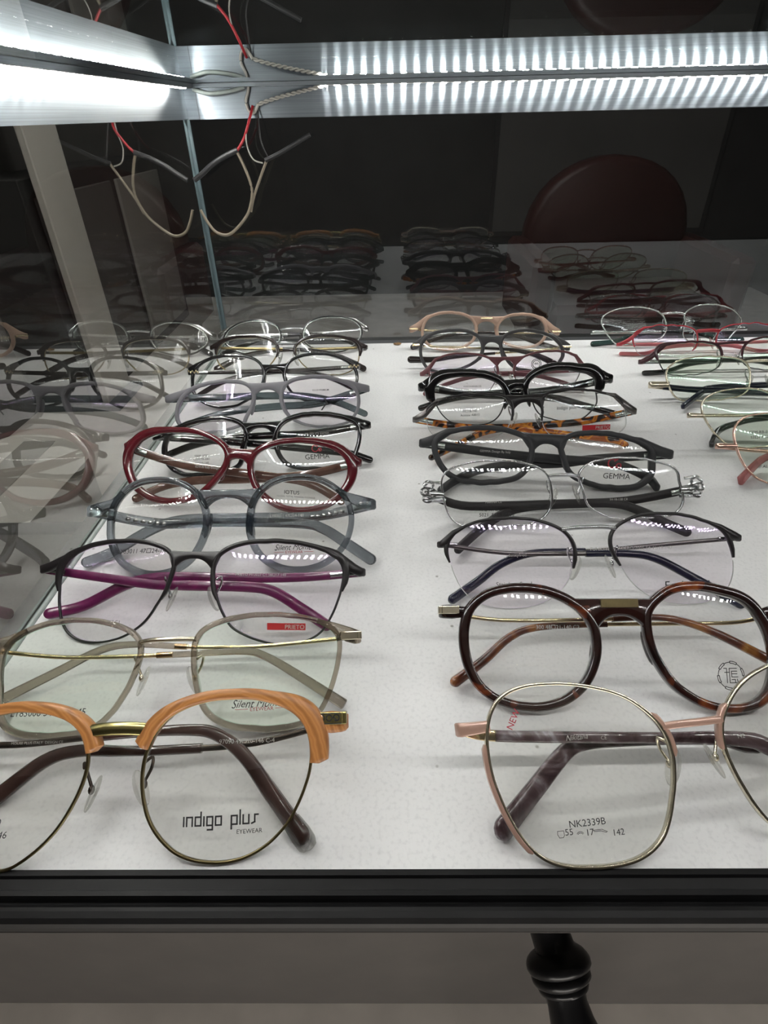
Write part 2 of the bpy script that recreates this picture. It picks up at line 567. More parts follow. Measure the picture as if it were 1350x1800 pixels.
XL, XR, YF, YB, ZC, ZT = -157.7, 640.0, 74.4, 540.2, 176.5, 198.7
case = empty('display_case', (0.2, 0.3, -0.9))
tag(case, 'black railed glass display case holding rows of eyeglasses on white paper', 'display case')
def part(name, a, b, mat, bev=0.0, smooth=False):
    o = boxo(name, a, b, mat, None, bev, smooth)
    if mat.startswith('pane_'):
        # the face towards the eyeglasses carries the clear reflection
        o.data.materials.append(MATS['pane_outer'])
        mid = Vector((0.2, 0.3, 0.1))
        ps = sorted(o.data.polygons, key=lambda p: -p.area)[:2]
        inner = min(ps, key=lambda p: (p.center - mid).length)
        for p in o.data.polygons:
            p.material_index = 0 if p.index == inner.index else 1
    o.parent = case
    o.matrix_parent_inverse = Matrix.Translation((-0.2, -0.3, 0.9))
    return o
def adopt(o, p=None):
    o.parent = p or case
    o.matrix_parent_inverse = (Matrix.Translation((-0.2, -0.3, 0.9)) if p is None else Matrix.Identity(4))
    return o
part('shelf_board', (XL - 12, YF - 6, -24), (XR + 6, YB + 12, -0.8), 'shelf_wood', 1)
part('left_pane', (XL - 5, YF - 4, -0.6), (XL, YB - 0.1, ZT), 'pane_side')
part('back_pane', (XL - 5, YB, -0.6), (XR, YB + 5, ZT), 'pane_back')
part('top_pane', (XL - 5, YF - 20, ZT + 0.1), (XR, YB + 5, ZT + 5), 'pane_top')
part('right_pane', (XR, YF - 4, -0.6), (XR + 5, YB + 5, ZT + 5), 'pane_side')
part('rear_gap_strip', (XL, YB - 9, -0.7), (XR, YB, -0.1), 'dark_gap')
# silicone bead and glass edge along the left pane's foot
m = MB()
m.tube([(XL + 1.2, YF, 0.4), (XL + 1.2, YB - 2, 0.4)], 1.3, 8)
adopt(m.build('silicone_bead', 'silicone'))
m = MB()
m.box((XL - 0.6, YF, 2.4), (XL + 0.35, YB - 2, 3.0), 0.0)
adopt(m.build('pane_edge_line', 'silicone'))
# corner joint
m = MB()
m.tube([(XL + 1.0, YB - 1.4, 0), (XL + 1.0, YB - 1.4, ZC)], 1.7, 10)
adopt(m.build('corner_joint', 'joint_glass'))
# front rail: extruded profile
prof = [(74.4, 0.2), (74.4, 0.9), (72.8, 1.0), (72.2, 0.3), (69.4, 0.2), (69.0, 1.1), (67.6, 1.2), (67.0, 0.4), (66.6, -0.6), (66.0, -0.4),
        (65.2, 0.2), (64.2, 0.4), (62.6, 0.1), (61.6, -1.0), (61.2, -2.6), (61.0, -4.6), (63.0, -6.2), (68.0, -7.0), (74.4, -7.0)]
m = MB()
m.loft([[Vector((x, y, z)) for y, z in prof] for x in (XL - 12, XR + 6)])
adopt(m.build('front_rail', 'black_rail', smooth=False))
part('rail_lower_edge', (XL - 12, 60.85, -5.3), (XR + 6, 62.2, -4.3), 'rail_edge', 0.3)
# plinth panel below, set back from the rail
part('plinth_panel', (XL - 700, 270, -899.5), (XR + 400, 282, -24), 'grey_panel', 1)
# splayed turned leg
lp = [(112, 262, -25, 17), (116, 252, -200, 17), (120, 240, -320, 17), (124, 222, -375, 17), (127.5, 207.8, -396, 16.6), (131.6, 193.9, -405, 16.6), (134.3, 185.6, -410.2, 17), (134.6, 184.4, -411, 19.5),
      (135.0, 182.6, -412.2, 23), (135.4, 180.4, -413.6, 25.6), (135.8, 178.0, -415.2, 27.0), (136.3, 175, -417.1, 27.2), (136.7, 172.6, -418.7, 25.6), (136.9, 171.6, -419.3, 23.6), (137.1, 170.4, -420.1, 24.8),
      (137.5, 168, -421.8, 24.9), (137.9, 166, -423.2, 23), (138.1, 165, -423.9, 20.8), (138.4, 163.6, -424.9, 21.4), (138.8, 161.6, -426.4, 20.6), (139.1, 160.2, -427.4, 17.2), (140.5, 154, -431.6, 16.4), (143.4, 142, -440, 18.4),
      (152.1, 124.4, -456, 22), (166, 106, -490, 24), (178, 94, -560, 23), (184, 88, -680, 20), (186, 86, -800, 15), (186, 86, -899.5, 15)]
m = MB()
m.tube([p[:3] for p in lp], [p[3] for p in lp], 28)
adopt(m.build('leg', 'black_lacquer'))

# aluminium light channels (L shaped: a face against the glass and a lip under the top pane)
def alu(name, axis):
    m = MB()
    if axis == 'back':
        m.box((XL + 1.2, YB - 1.6, ZC), (XR - 2, YB - 0.2, ZT - 0.1))
        m.box((XL + 10.0, YB - 12.0, ZT - 2.6), (XR - 2, YB - 1.6, ZT - 0.1))
    elif axis == 'left':
        m.box((XL + 0.2, YF + 16, ZC), (XL + 1.6, YB - 1.8, ZT - 0.1))
        m.box((XL + 1.6, YF + 16, ZT - 2.6), (XL + 12.0, YB - 1.8, ZT - 0.1))
    elif axis == 'front':
        m.box((XL + 1.8, YF + 0.2, ZT - 9), (XR - 2, YF + 1.6, ZT - 0.1))
        m.box((XL + 1.8, YF + 1.6, ZT - 1.3), (XR - 2, YF + 14.5, ZT - 0.1))
    o = m.build(name, 'brushed_aluminium', smooth=False)
    uv = o.data.uv_layers.new(name='brush')
    for l in o.data.loops:
        c = o.data.vertices[l.vertex_index].co
        uv.data[l.index].uv = (c.z * 10, (c.x + c.y) * 10)
    return adopt(o)
alu('aluminium_channel', 'back')
alu('aluminium_channel', 'left')
alu('aluminium_channel', 'front')
# mitre seam where the two channels meet
m = MB()
m.box((XL + 10.6, YB - 1.9, ZC), (XL + 10.9, YB - 1.55, ZT - 2))
adopt(m.build('channel_seam', 'dark_gap', smooth=False))

paper = boxo('paper_liner', (XL + 2.2, YF + 0.2, -0.8), (XR - 1, YB - 9.5, 0.0), 'white_paper')
tag(paper, 'white paper sheet lining the shelf under the eyeglasses', 'paper')

# LED strips --------------------------------------------------------
emis('led_glow', (1.0, 0.995, 0.95), LED_POWER)
emis('led_glow_dim', (1.0, 0.99, 0.965), LED_POWER * 0.6)
plain('tape', (0.25, 0.25, 0.24), 0.5)
def led_strip(label, pts_fn, count, tape_a, tape_b, dirn, mat='led_glow'):
    led_mesh = None
    root = empty('led_strip', tuple(c * MM for c in tape_a))
    tag(root, label, 'light strip', 'light strips of the case')
    a = Vector(tape_a)
    if dirn == 'x':
        boxo('tape', (0, -3.6, -0.15), (tape_b[0] - a.x, 3.6, 0.1), 'tape', root)
    else:
        boxo('tape', (-3.6, 0, -0.15), (3.6, tape_b[1] - a.y, 0.1), 'tape', root)
    for i in range(count):
        p = Vector(pts_fn(i)) - a
        if led_mesh is None:
            m = MB()
            m.box((-1.9, -1.9, -0.55), (1.9, 1.9, -0.16), 0.0)
            o = m.build('led', mat, root, smooth=False)
            led_mesh = o.data
        else:
            o = bpy.data.objects.new('led', led_mesh)
            COL.objects.link(o)
            o.parent = root
        o.location = p * MM
zl = ZT - 2.8
led_strip('light strip of small lamps along the back top edge', lambda i: (-48 + 10.0 * i, YB - 8.2, zl), 68, (-50, YB - 8.2, zl + 0.1), (XR - 3, YB - 8.2, zl), 'x')
led_strip('light strip of small lamps along the left top edge', lambda i: (XL + 8.0, 96 + 10.0 * i, zl), 43, (XL + 8.0, 92, zl + 0.1), (XL + 8.0, YB - 14, zl), 'y')
led_strip('light strip of small lamps along the front top edge', lambda i: (XL + 14 + 10.0 * i, YF + 9.0, zl), 77, (XL + 6, YF + 9.0, zl + 0.1), (XR - 3, YF + 9.0, zl), 'x', 'led_glow_dim')

# wiring ------------------------------------------------------------
plain('wire_red', (0.42, 0.02, 0.03), 0.4)
plain('wire_black', (0.02, 0.02, 0.022), 0.45)
plain('wire_cream', (0.26, 0.22, 0.165), 0.45)
plain('wire_grey', (0.45, 0.44, 0.40), 0.4)
W = empty('light_wiring', (-0.1, 0.522, 0.176))
tag(W, 'red, black and cream wiring looping down in the back corner', 'wiring')
def wire(name, pts, r, mat, y=522):
    P = [((x + 100), (p[2] if len(p) > 2 else y) - 522, z - 176) for p in pts for x, z in [p[:2]]]
    P = catmull(P, 5, False)
    m = MB()
    m.tube(P, r, 8)
    m.build(name, mat, W)
wire('red_wire', [(-104, 184, 536), (-105.8, 174.1), (-111.4, 163.4), (-118.0, 155.8)], 1.0, 'wire_red')
wire('cream_cable', [(-118.0, 155.8), (-114.2, 146.6), (-110.6, 134.9), (-110.7, 124.9), (-115.9, 112.7), (-126.1, 102.3), (-135.6, 96.9), (-144.7, 99.2), (-150.5, 107.0), (-154.5, 116)], 1.15, 'wire_cream')
wire('cream_cable', [(-95.9, 148.9), (-101.8, 138.6), (-109.2, 124.9), (-113.6, 113.6)], 1.05, 'wire_cream', 523)
wire('shrink_tube', [(-155, 137), (-147.6, 141.4), (-139.2, 147.1), (-127.9, 152.6), (-117.1, 156.5)], 1.9, 'wire_black')
wire('shrink_tube', [(-96.7, 149.3), (-85.4, 153.6), (-71.4, 160.1), (-59.9, 165.4)], 1.5, 'wire_black')
wire('black_wire', [(-102.5, 183.5, 536), (-107.7, 170.6), (-109.4, 159.7), (-106.0, 150.3), (-98.8, 147.5)], 0.55, 'wire_grey')
wire('black_wire', [(-100.2, 183.5, 536), (-98.3, 163.2), (-94.6, 151.9)], 0.55, 'wire_black')
P_ = []
Q_ = []
for i in range(60):
    u_ = i / 59
    x_ = -99 + 54 * u_
    z_ = 185.0 + 11.0 * u_ ** 0.8
    a_ = u_ * 40
    P_.append((x_, z_ + 0.7 * math.sin(a_), 533 + 0.7 * math.cos(a_)))
    Q_.append((x_, z_ - 0.7 * math.sin(a_), 533 - 0.7 * math.cos(a_)))
wire('twisted_wire', P_, 0.75, 'wire_grey')
wire('twisted_wire', Q_, 0.75, 'wire_grey')
wire('wire_loop', [(-99, 185.5, 533), (-103, 180, 534), (-107, 181, 535), (-108.5, 187, 535), (-106, 193, 535), (-105, 197, 535)], 1.1, 'wire_grey')
wire('glue_blob', [(-147, 195.2, 533), (-135, 192.5, 531), (-120, 193.5, 531), (-108, 196, 533)], 1.4, 'silicone')

m = MB()
m.ball((0, 0, 1.3), (3.4, 1.9, 1.3), 10, 8)
m.ball((-2.2, 0.5, 1.0), (2.0, 1.4, 1.0), 8, 6)
ramp_mat('amber', [(0.3, (0.10, 0.045, 0.02)), (0.7, (0.50, 0.30, 0.12))], 400, rough=0.3)
o = m.build('amber_crumb', 'amber', None)
o.location = (0.0065, 0.5255, 0)
tag(o, 'small amber coloured crumb on the paper near the back pane', 'crumb')

# ---------------------------------------------------------------- eyeglasses
DATA = {
'M1': {"p":[93.3,77.72,1.01,6.37,51.02,0.43,0.00099],"oL":[[8.8,25.9],[9.5,22.5],[10.3,19.2],[11.6,16.1],[12.8,12.9],[14.4,9.8],[16.3,6.8],[19.0,4.5],[22.1,2.8],[25.4,1.7],[28.8,1.2],[32.1,1.0],[35.4,1.0],[38.6,1.3],[41.9,1.5],[45.2,2.2],[48.5,3.2],[51.5,4.9],[54.0,7.3],[56.0,10.1],[57.6,13.1],[58.9,16.2],[60.0,19.3],[60.9,22.5],[61.7,25.9],[62.1,29.4],[62.2,33.1],[62.0,36.9],[61.2,40.8],[59.7,44.5],[57.2,47.7],[53.6,49.7],[49.6,50.6],[45.7,50.9],[42.0,50.7],[38.6,50.5],[35.4,50.0],[32.3,49.4],[29.3,48.6],[26.4,47.7],[23.4,46.7],[20.5,45.3],[17.7,43.6],[15.2,41.4],[12.8,38.9],[10.7,36.2],[9.2,32.9],[8.7,29.4]],"oR":[[8.9,26.2],[9.6,22.8],[10.5,19.5],[11.7,16.3],[12.9,13.1],[14.5,10.0],[16.4,7.1],[19.1,4.8],[22.2,3.1],[25.5,2.0],[28.9,1.4],[32.3,1.3],[35.5,1.3],[38.8,1.5],[42.1,1.8],[45.4,2.5],[48.7,3.5],[51.6,5.2],[54.2,7.6],[56.1,10.4],[57.8,13.4],[59.0,16.5],[60.1,19.6],[61.1,22.8],[61.8,26.2],[62.2,29.7],[62.3,33.4],[62.1,37.2],[61.3,41.1],[59.8,44.8],[57.3,48.0],[53.8,49.9],[49.8,50.9],[45.9,51.1],[42.2,51.0],[38.8,50.8],[35.5,50.3],[32.5,49.7],[29.5,48.9],[26.5,48.0],[23.6,47.0],[20.7,45.6],[17.9,43.9],[15.3,41.7],[13.0,39.2],[10.8,36.4],[9.3,33.2],[8.8,29.7]],"arms":{"L":[[-58.36,9.5,37.18],[-16.7,9.5,32.23],[18.4,9.5,28.14],[28.06,9.5,24.89],[36.57,9.5,18.06],[43.75,4.46,6.75]],"R":[[31.9,13.5,24.54],[13.26,13.5,28.11],[-15.07,13.5,30.97],[-28.27,13.5,31.69],[-35.68,13.5,29.59],[-47.3,13.5,20.01],[-60.22,7.72,11.56]]},"br":[37.0,34.6],"e":[70.3,42.5,38.4],"tx":[["F",-37.48,12.4,0,1.92,"NK2339B","ink",""],["F",-43.01,10.39,0,1.76,"55","ink",""],["F",-37.16,9.83,0,1.76,"17","ink",""],["F",-29.0,9.03,0,1.75,"142","ink",""],["F",-37.97,9.91,0,1.76,"SIGNS","ink","marks"],["F",-53.87,42.09,0,1.95,"NEW","red","rot"],["T",-33.29,34.32,0,1.64,"Nikitana","white","script"],["T",-24.64,33.23,0,1.15,"CE","white",""],["T",19.55,29.02,0,1.32,"142","white",""]]},
'M2': {"p":[81.92,124.03,0.9,-0.83,47.32,0.21,0.00101],"oL":[[10.3,23.2],[10.7,20.4],[11.6,17.7],[12.7,15.1],[14.1,12.7],[15.8,10.5],[17.8,8.7],[20.0,7.1],[22.3,5.8],[24.8,4.9],[27.3,4.2],[29.8,3.8],[32.4,3.6],[34.9,3.8],[37.5,4.0],[40.1,4.6],[42.7,5.4],[45.2,6.5],[47.5,8.1],[49.6,10.0],[51.3,12.3],[52.5,14.9],[53.5,17.6],[54.1,20.4],[54.5,23.2],[54.6,26.2],[54.4,29.1],[53.8,32.1],[52.9,35.1],[51.1,37.6],[48.7,39.5],[46.0,41.0],[43.1,41.9],[40.3,42.4],[37.6,42.8],[34.9,42.7],[32.4,42.7],[29.9,42.3],[27.4,41.9],[24.9,41.2],[22.5,40.3],[20.1,39.2],[17.8,37.8],[15.5,36.2],[13.3,34.2],[11.8,31.8],[10.6,29.1],[10.3,26.1]],"oR":[[12.0,23.4],[12.8,20.8],[13.9,18.5],[15.1,16.2],[16.3,14.1],[17.7,12.1],[19.3,10.3],[21.2,8.8],[23.3,7.4],[25.3,6.1],[27.6,5.1],[30.0,4.3],[32.5,3.6],[35.1,3.3],[37.9,3.2],[40.8,3.3],[43.8,3.9],[46.7,4.9],[49.2,6.8],[51.2,9.1],[52.3,12.0],[53.4,14.8],[53.9,17.7],[54.2,20.6],[54.0,23.4],[53.6,26.2],[52.9,28.9],[51.9,31.5],[50.5,33.8],[49.2,36.2],[47.2,38.2],[44.9,39.6],[42.4,40.6],[39.9,41.2],[37.4,41.8],[35.0,42.4],[32.5,42.9],[29.9,43.1],[27.2,43.1],[24.5,42.9],[21.6,42.4],[18.8,41.3],[16.3,39.6],[13.9,37.7],[11.9,35.3],[11.3,32.2],[11.3,29.1],[11.5,26.2]],"arms":{"L":[[-41.19,9.5,32.93],[-4.21,9.5,33.06],[16.38,9.5,33.87],[28.02,9.5,32.13],[40.3,9.5,27.44],[58.07,9.5,18.02],[67.78,9.5,12.88]],"R":[[51.72,13.5,32.16],[29.88,13.5,31.55],[-6.32,13.5,31.19],[-27.34,13.5,30.14],[-37.48,13.5,26.46],[-47.75,13.5,17.88],[-59.49,7.79,10.29]]},"br":[40.3,34.1],"e":[64.1,38.6,33.3],"tx":[["F",38.04,13.03,0,9.98,"SEAL","ink","seal"],["T",-19.98,30.29,0,1.49,"300 48\u25a121-140 C2","white",""]]},
'M3': {"p":[87.4,177.72,0.87,0.38,39.1,0.37,0.00099],"oL":[[9.3,19.1],[10.0,15.6],[11.2,12.4],[13.0,9.5],[15.2,7.1],[17.6,5.0],[20.2,3.3],[22.9,2.0],[25.6,1.1],[28.3,0.5],[30.9,0.0],[33.5,-0.1],[36.0,-0.2],[38.5,-0.2],[41.1,0.1],[43.7,0.4],[46.4,1.0],[49.2,1.9],[51.8,3.3],[54.2,5.1],[56.3,7.3],[58.1,9.9],[59.5,12.8],[60.7,15.8],[61.6,19.1],[62.5,22.6],[62.9,26.3],[61.8,29.7],[59.4,32.6],[56.3,34.6],[53.1,36.1],[49.9,37.2],[46.7,37.7],[43.9,38.2],[41.2,38.4],[38.5,38.2],[36.0,38.5],[33.4,38.4],[30.9,38.0],[28.2,37.9],[25.4,37.4],[22.5,36.6],[19.4,35.6],[16.3,34.2],[13.1,32.3],[10.7,29.5],[9.2,26.2],[9.1,22.6]],"oR":[[10.5,19.7],[12.0,16.5],[13.4,13.6],[15.1,11.0],[17.1,8.8],[19.2,6.8],[21.4,5.2],[23.6,3.7],[26.0,2.6],[28.4,1.7],[30.9,1.1],[33.4,0.8],[35.9,0.4],[38.4,0.2],[41.1,0.3],[43.9,0.3],[46.9,0.5],[50.0,1.2],[53.1,2.4],[55.9,4.3],[58.3,6.7],[60.3,9.5],[61.4,12.8],[61.7,16.2],[61.8,19.7],[61.2,23.0],[60.2,26.2],[59.1,29.3],[56.9,31.8],[54.0,33.6],[51.1,34.9],[48.2,35.7],[45.8,36.8],[43.3,37.5],[40.8,37.9],[38.4,38.5],[35.9,38.8],[33.3,38.9],[30.7,38.9],[27.8,39.1],[24.8,38.8],[21.5,38.4],[17.8,37.7],[14.4,36.1],[10.8,34.1],[8.3,31.1],[7.7,27.2],[8.8,23.2]],"arms":{"L":[[-43.67,9.5,24.67],[-28.29,9.5,23.31],[-5.21,9.5,22.81],[17.82,9.5,22.32],[30.48,9.5,19.99],[45.33,9.5,12.02],[60.89,-1.27,0.03]],"R":[[32.65,13.5,25.87],[6.54,13.5,23.83],[-6.48,13.5,23.85],[-24.76,13.5,23.21],[-37.96,13.5,18.8],[-48.91,11.77,11.34],[-61.74,2.83,4.15]]},"br":[35.2,33.4],"e":[66.3,31.0,25.4],"tx":[["F",-35.18,10.39,0,1.97,"Stainless Steel","ink","light"],["F",39.77,8.55,0,3.69,"Funkyfred","ink","bold"],["T",19.37,24.84,0,1.53,"FUNKYFRED/ACERO/7005 54-41-19-140","white",""],["T",-31.21,22.87,0,1.53,"funkyfred","white",""]]},
'M4': {"p":[88.58,236.15,0.67,1.12,30.93,-0.2,0.001],"oL":[[7.4,17.0],[7.2,13.4],[7.9,9.8],[9.4,6.5],[12.3,4.0],[15.8,2.3],[19.2,1.3],[22.6,1.0],[25.8,1.2],[28.3,1.0],[30.5,0.4],[32.7,0.1],[34.9,0.1],[37.1,0.4],[39.4,0.5],[42.0,-0.0],[44.9,-0.2],[47.9,0.2],[51.0,1.0],[54.6,2.0],[57.4,4.1],[59.2,7.0],[60.4,10.2],[61.3,13.6],[61.9,17.0],[62.4,20.7],[62.6,24.5],[61.2,27.9],[57.7,30.2],[53.8,31.5],[50.2,32.3],[47.1,33.0],[44.2,33.2],[41.7,33.4],[39.4,33.6],[37.1,33.5],[34.9,33.5],[32.8,33.6],[30.6,33.3],[28.3,33.1],[25.7,33.0],[23.1,32.5],[20.1,31.8],[16.9,30.8],[13.5,29.4],[10.3,27.2],[8.6,24.1],[7.8,20.6]],"oR":[[9.6,18.4],[10.3,15.1],[11.2,12.0],[13.2,9.3],[16.2,7.5],[18.9,6.0],[21.5,4.8],[24.0,4.0],[26.5,3.6],[28.8,3.3],[30.9,2.9],[32.9,2.7],[35.0,3.2],[36.9,3.8],[38.9,4.0],[41.1,3.7],[43.6,3.4],[46.4,3.5],[49.8,3.5],[53.9,3.9],[58.1,5.0],[60.8,7.7],[62.4,11.0],[61.8,14.8],[60.8,18.4],[59.6,21.6],[59.6,24.9],[57.8,27.8],[54.3,29.5],[50.7,30.4],[47.8,31.2],[45.4,31.9],[43.2,32.6],[41.1,33.0],[39.0,33.1],[37.0,33.5],[35.0,33.6],[33.0,33.7],[30.9,33.6],[28.6,33.8],[26.1,33.9],[23.4,33.5],[20.2,33.1],[16.6,32.5],[12.8,31.2],[9.0,29.1],[7.0,25.9],[8.1,21.9]],"arms":{"L":[[-52.2,9.5,10.84],[-24.95,9.5,10.3],[5.33,9.5,10.6],[29.56,9.5,10.12],[43.35,6.4,5.53],[51.02,-2.51,0.22],[57.89,-8.91,-3.59]],"R":[[37.31,13.5,11.26],[6.64,13.5,10.33],[-14.98,12.96,9.26],[-28.13,8.87,6.76],[-42.1,-1.49,0.51],[-57.4,-16.89,-8.77]]},"br":[26.8,25.4],"e":[70.6,21.9,13.0],"tx":[["F",-37.99,9.01,0,1.77,"VC ITALY","ink","light"],["F",-35.1,6.31,0,1.77,"5021  54\u25a118-138","ink","light"],["T",-35.22,12.41,0,1.2,"MARINA CE","white",""],["T",30.43,12.61,0,1.21,"54-18-138 C8","white",""]]},
'M5': {"p":[85.22,272.27,1.11,-5.02,27.34,-1.02,0.00102],"oL":[[9.2,16.8],[9.9,13.4],[11.4,10.4],[13.6,7.9],[16.5,6.0],[19.7,5.0],[22.7,4.4],[25.1,3.7],[27.3,3.4],[29.5,3.4],[31.4,3.0],[33.2,2.7],[35.1,2.5],[36.9,2.7],[38.7,3.0],[40.8,2.9],[43.0,2.9],[45.4,3.3],[47.7,4.1],[50.3,5.0],[52.8,6.5],[54.9,8.5],[56.9,10.9],[58.5,13.7],[59.9,16.8],[60.7,20.1],[60.4,23.5],[57.3,26.0],[53.7,27.5],[50.3,28.4],[47.6,29.3],[44.9,29.6],[42.6,29.9],[40.7,30.4],[38.8,30.6],[36.9,30.5],[35.1,30.5],[33.2,30.8],[31.3,30.8],[29.4,30.6],[27.2,30.3],[24.7,30.2],[22.1,29.7],[19.2,28.9],[15.7,27.9],[12.1,26.3],[9.8,23.5],[9.1,20.2]],"oR":[[12.0,16.9],[12.8,14.1],[14.2,11.4],[16.2,9.3],[18.7,7.7],[21.5,6.8],[23.7,5.9],[25.7,5.2],[27.7,4.9],[29.5,4.3],[31.2,3.9],[32.9,3.6],[34.7,3.5],[36.4,3.8],[38.3,3.7],[40.3,3.3],[42.6,3.3],[44.9,3.7],[47.7,3.9],[50.9,4.5],[53.6,6.0],[56.0,8.1],[57.7,10.8],[57.7,13.9],[57.3,16.9],[57.3,19.9],[57.0,22.9],[54.2,25.0],[51.0,26.3],[48.3,27.4],[45.8,28.0],[43.6,28.5],[41.8,29.1],[39.9,29.5],[38.1,29.5],[36.4,29.8],[34.7,30.2],[32.9,30.4],[31.1,30.4],[29.2,30.2],[26.9,30.5],[24.3,30.5],[21.7,30.0],[17.9,29.8],[14.2,28.8],[10.3,27.0],[8.9,23.9],[10.3,20.2]],"arms":{"L":[[-33.7,9.5,18.61],[-17.19,9.5,17.4],[15.39,9.5,16.0],[34.62,9.5,15.95],[47.59,9.5,13.32],[60.85,9.5,7.44],[62.73,2.28,3.3]],"R":[[32.39,13.5,17.3],[9.96,13.5,13.55],[-16.24,13.5,11.59],[-35.98,13.32,7.25],[-49.44,2.36,1.34],[-57.43,-7.24,-3.76]]},"br":[30.2,24.6],"e":[70.0,25.9,17.7],"tx":[["F",39.96,8.6,0,3.19,"GEMMA","ink","serif"],["F",37.99,15.55,0,4.44,"LOGO","red","gemma"],["F",-30.56,9.62,0,1.3,"Hand Polished","ink",""],["F",-30.43,7.67,0,1.3,"Hand Made Acetate","ink",""],["T",-27.29,18.96,0,1.31,"GEMMA Design By Italy","white",""]]},
'M6': {"p":[87.58,331.11,1.18,0.14,25.27,1.22,0.00097],"oL":[[9.9,13.7],[10.5,10.2],[12.1,7.0],[14.5,4.3],[17.4,2.2],[20.7,1.0],[24.0,0.4],[26.5,-0.3],[29.0,-0.6],[31.4,-0.4],[33.5,-0.4],[35.3,-0.8],[37.2,-0.9],[39.1,-0.8],[41.0,-0.4],[43.0,-0.1],[45.3,-0.3],[47.8,-0.1],[50.4,0.5],[53.7,1.0],[57.4,2.0],[60.8,4.0],[62.9,6.8],[63.9,10.2],[64.3,13.7],[64.7,17.3],[63.5,20.7],[59.6,23.0],[56.2,24.6],[52.8,25.7],[50.1,26.6],[47.5,27.1],[45.0,27.1],[43.0,27.5],[41.1,28.0],[39.1,28.2],[37.2,28.2],[35.4,27.9],[33.5,27.7],[31.2,28.2],[28.8,28.3],[26.3,28.0],[23.6,27.3],[19.6,27.3],[15.3,26.4],[11.5,24.4],[9.9,21.0],[9.7,17.3]],"oR":[[10.4,12.6],[10.2,9.1],[11.3,5.7],[13.5,2.8],[16.2,0.5],[19.4,-1.0],[22.7,-1.8],[25.5,-2.5],[28.1,-2.9],[30.7,-2.8],[33.0,-2.7],[35.0,-3.1],[37.1,-3.3],[39.1,-3.2],[41.2,-2.8],[43.3,-2.5],[45.9,-2.6],[48.5,-2.3],[51.3,-1.7],[54.8,-1.0],[59.1,-0.1],[63.1,1.8],[65.7,4.9],[65.7,8.8],[64.7,12.6],[63.9,16.1],[62.3,19.4],[59.8,22.0],[56.3,23.7],[53.2,25.0],[50.1,25.6],[47.5,26.2],[45.4,27.1],[43.2,27.5],[41.1,27.8],[39.1,27.7],[37.1,28.3],[35.0,28.4],[32.8,28.4],[30.5,28.4],[27.7,28.8],[24.7,28.7],[21.5,28.2],[17.1,28.0],[12.5,26.8],[9.6,24.0],[10.2,19.8],[11.3,16.0]],"arms":{"L":[[-37.55,9.5,7.53],[-7.22,9.5,6.42],[14.21,4.65,2.8],[34.83,-1.01,-0.31],[54.61,-7.2,-3.66],[58.96,-12.78,-6.38]],"R":[[39.39,13.5,8.39],[16.54,13.5,7.33],[-6.86,11.23,6.35],[-26.77,5.88,4.25],[-43.59,-7.84,-1.87],[-63.83,-23.78,-8.96]]},"br":[27.0,22.5],"e":[72.3,18.2,9.7],"tx":[["F",45.32,4.71,0,2.21,"PRIETO","white","label"]]},
'M7': {"p":[85.73,354.63,1.4,-0.09,22.77,1.62,0.00098],"oL":[[8.6,16.7],[9.1,13.7],[10.1,10.8],[11.3,8.1],[12.9,5.7],[15.0,3.7],[17.6,2.3],[20.2,1.3],[22.9,0.9],[25.4,0.8],[27.7,0.5],[29.9,0.5],[32.0,0.8],[34.1,0.8],[36.2,0.9],[38.4,1.2],[40.6,1.8],[42.9,2.5],[45.1,3.6],[47.1,5.1],[49.0,6.9],[50.7,8.9],[52.3,11.3],[53.6,13.9],[54.7,16.7],[55.3,19.8],[55.5,23.0],[55.2,26.3],[53.4,29.0],[50.4,30.8],[47.1,31.8],[44.1,32.4],[41.2,32.6],[38.7,32.9],[36.4,32.9],[34.1,32.6],[32.0,32.7],[29.9,32.5],[27.9,32.1],[25.8,31.6],[23.5,31.5],[21.1,30.9],[18.7,30.0],[16.0,29.0],[13.3,27.5],[11.0,25.4],[9.4,22.8],[8.6,19.8]],"oR":[[10.0,17.6],[11.0,14.8],[11.9,12.2],[13.0,9.7],[14.5,7.5],[16.4,5.6],[18.8,4.3],[21.2,3.5],[23.6,2.9],[25.6,2.1],[27.8,1.6],[29.9,1.0],[32.1,0.9],[34.3,0.9],[36.6,0.7],[39.1,0.6],[41.7,0.9],[44.3,1.7],[46.7,2.9],[49.0,4.6],[51.1,6.6],[53.0,8.9],[54.8,11.5],[54.6,14.6],[54.1,17.6],[53.4,20.4],[53.6,23.4],[53.3,26.4],[51.7,28.9],[48.9,30.5],[45.9,31.5],[43.1,32.0],[40.7,32.6],[38.5,33.2],[36.4,33.8],[34.2,34.1],[32.1,34.1],[29.9,34.3],[27.5,34.5],[25.2,34.3],[22.6,34.0],[19.8,33.6],[17.1,32.6],[14.0,31.5],[11.0,29.8],[8.5,27.4],[7.5,24.2],[8.5,20.7]],"arms":{"L":[[-28.97,9.5,21.28],[-1.35,9.5,18.55],[26.26,9.5,16.21],[46.09,9.5,10.7],[70.0,9.5,3.42]],"R":[[23.29,13.5,20.97],[-8.5,13.5,20.76],[-40.44,13.5,18.98],[-64.65,13.5,12.89]]},"br":[30.0,23.6],"e":[65.1,32.4,22.1],"tx":[["F",-32.19,10.03,0,1.54,"50\u25a118-145","ink",""],["F",-31.83,7.32,0,1.54,"Acetate A8010","ink",""],["F",33.78,9.54,0,2.3,"indigo plus","ink","bold"]]},
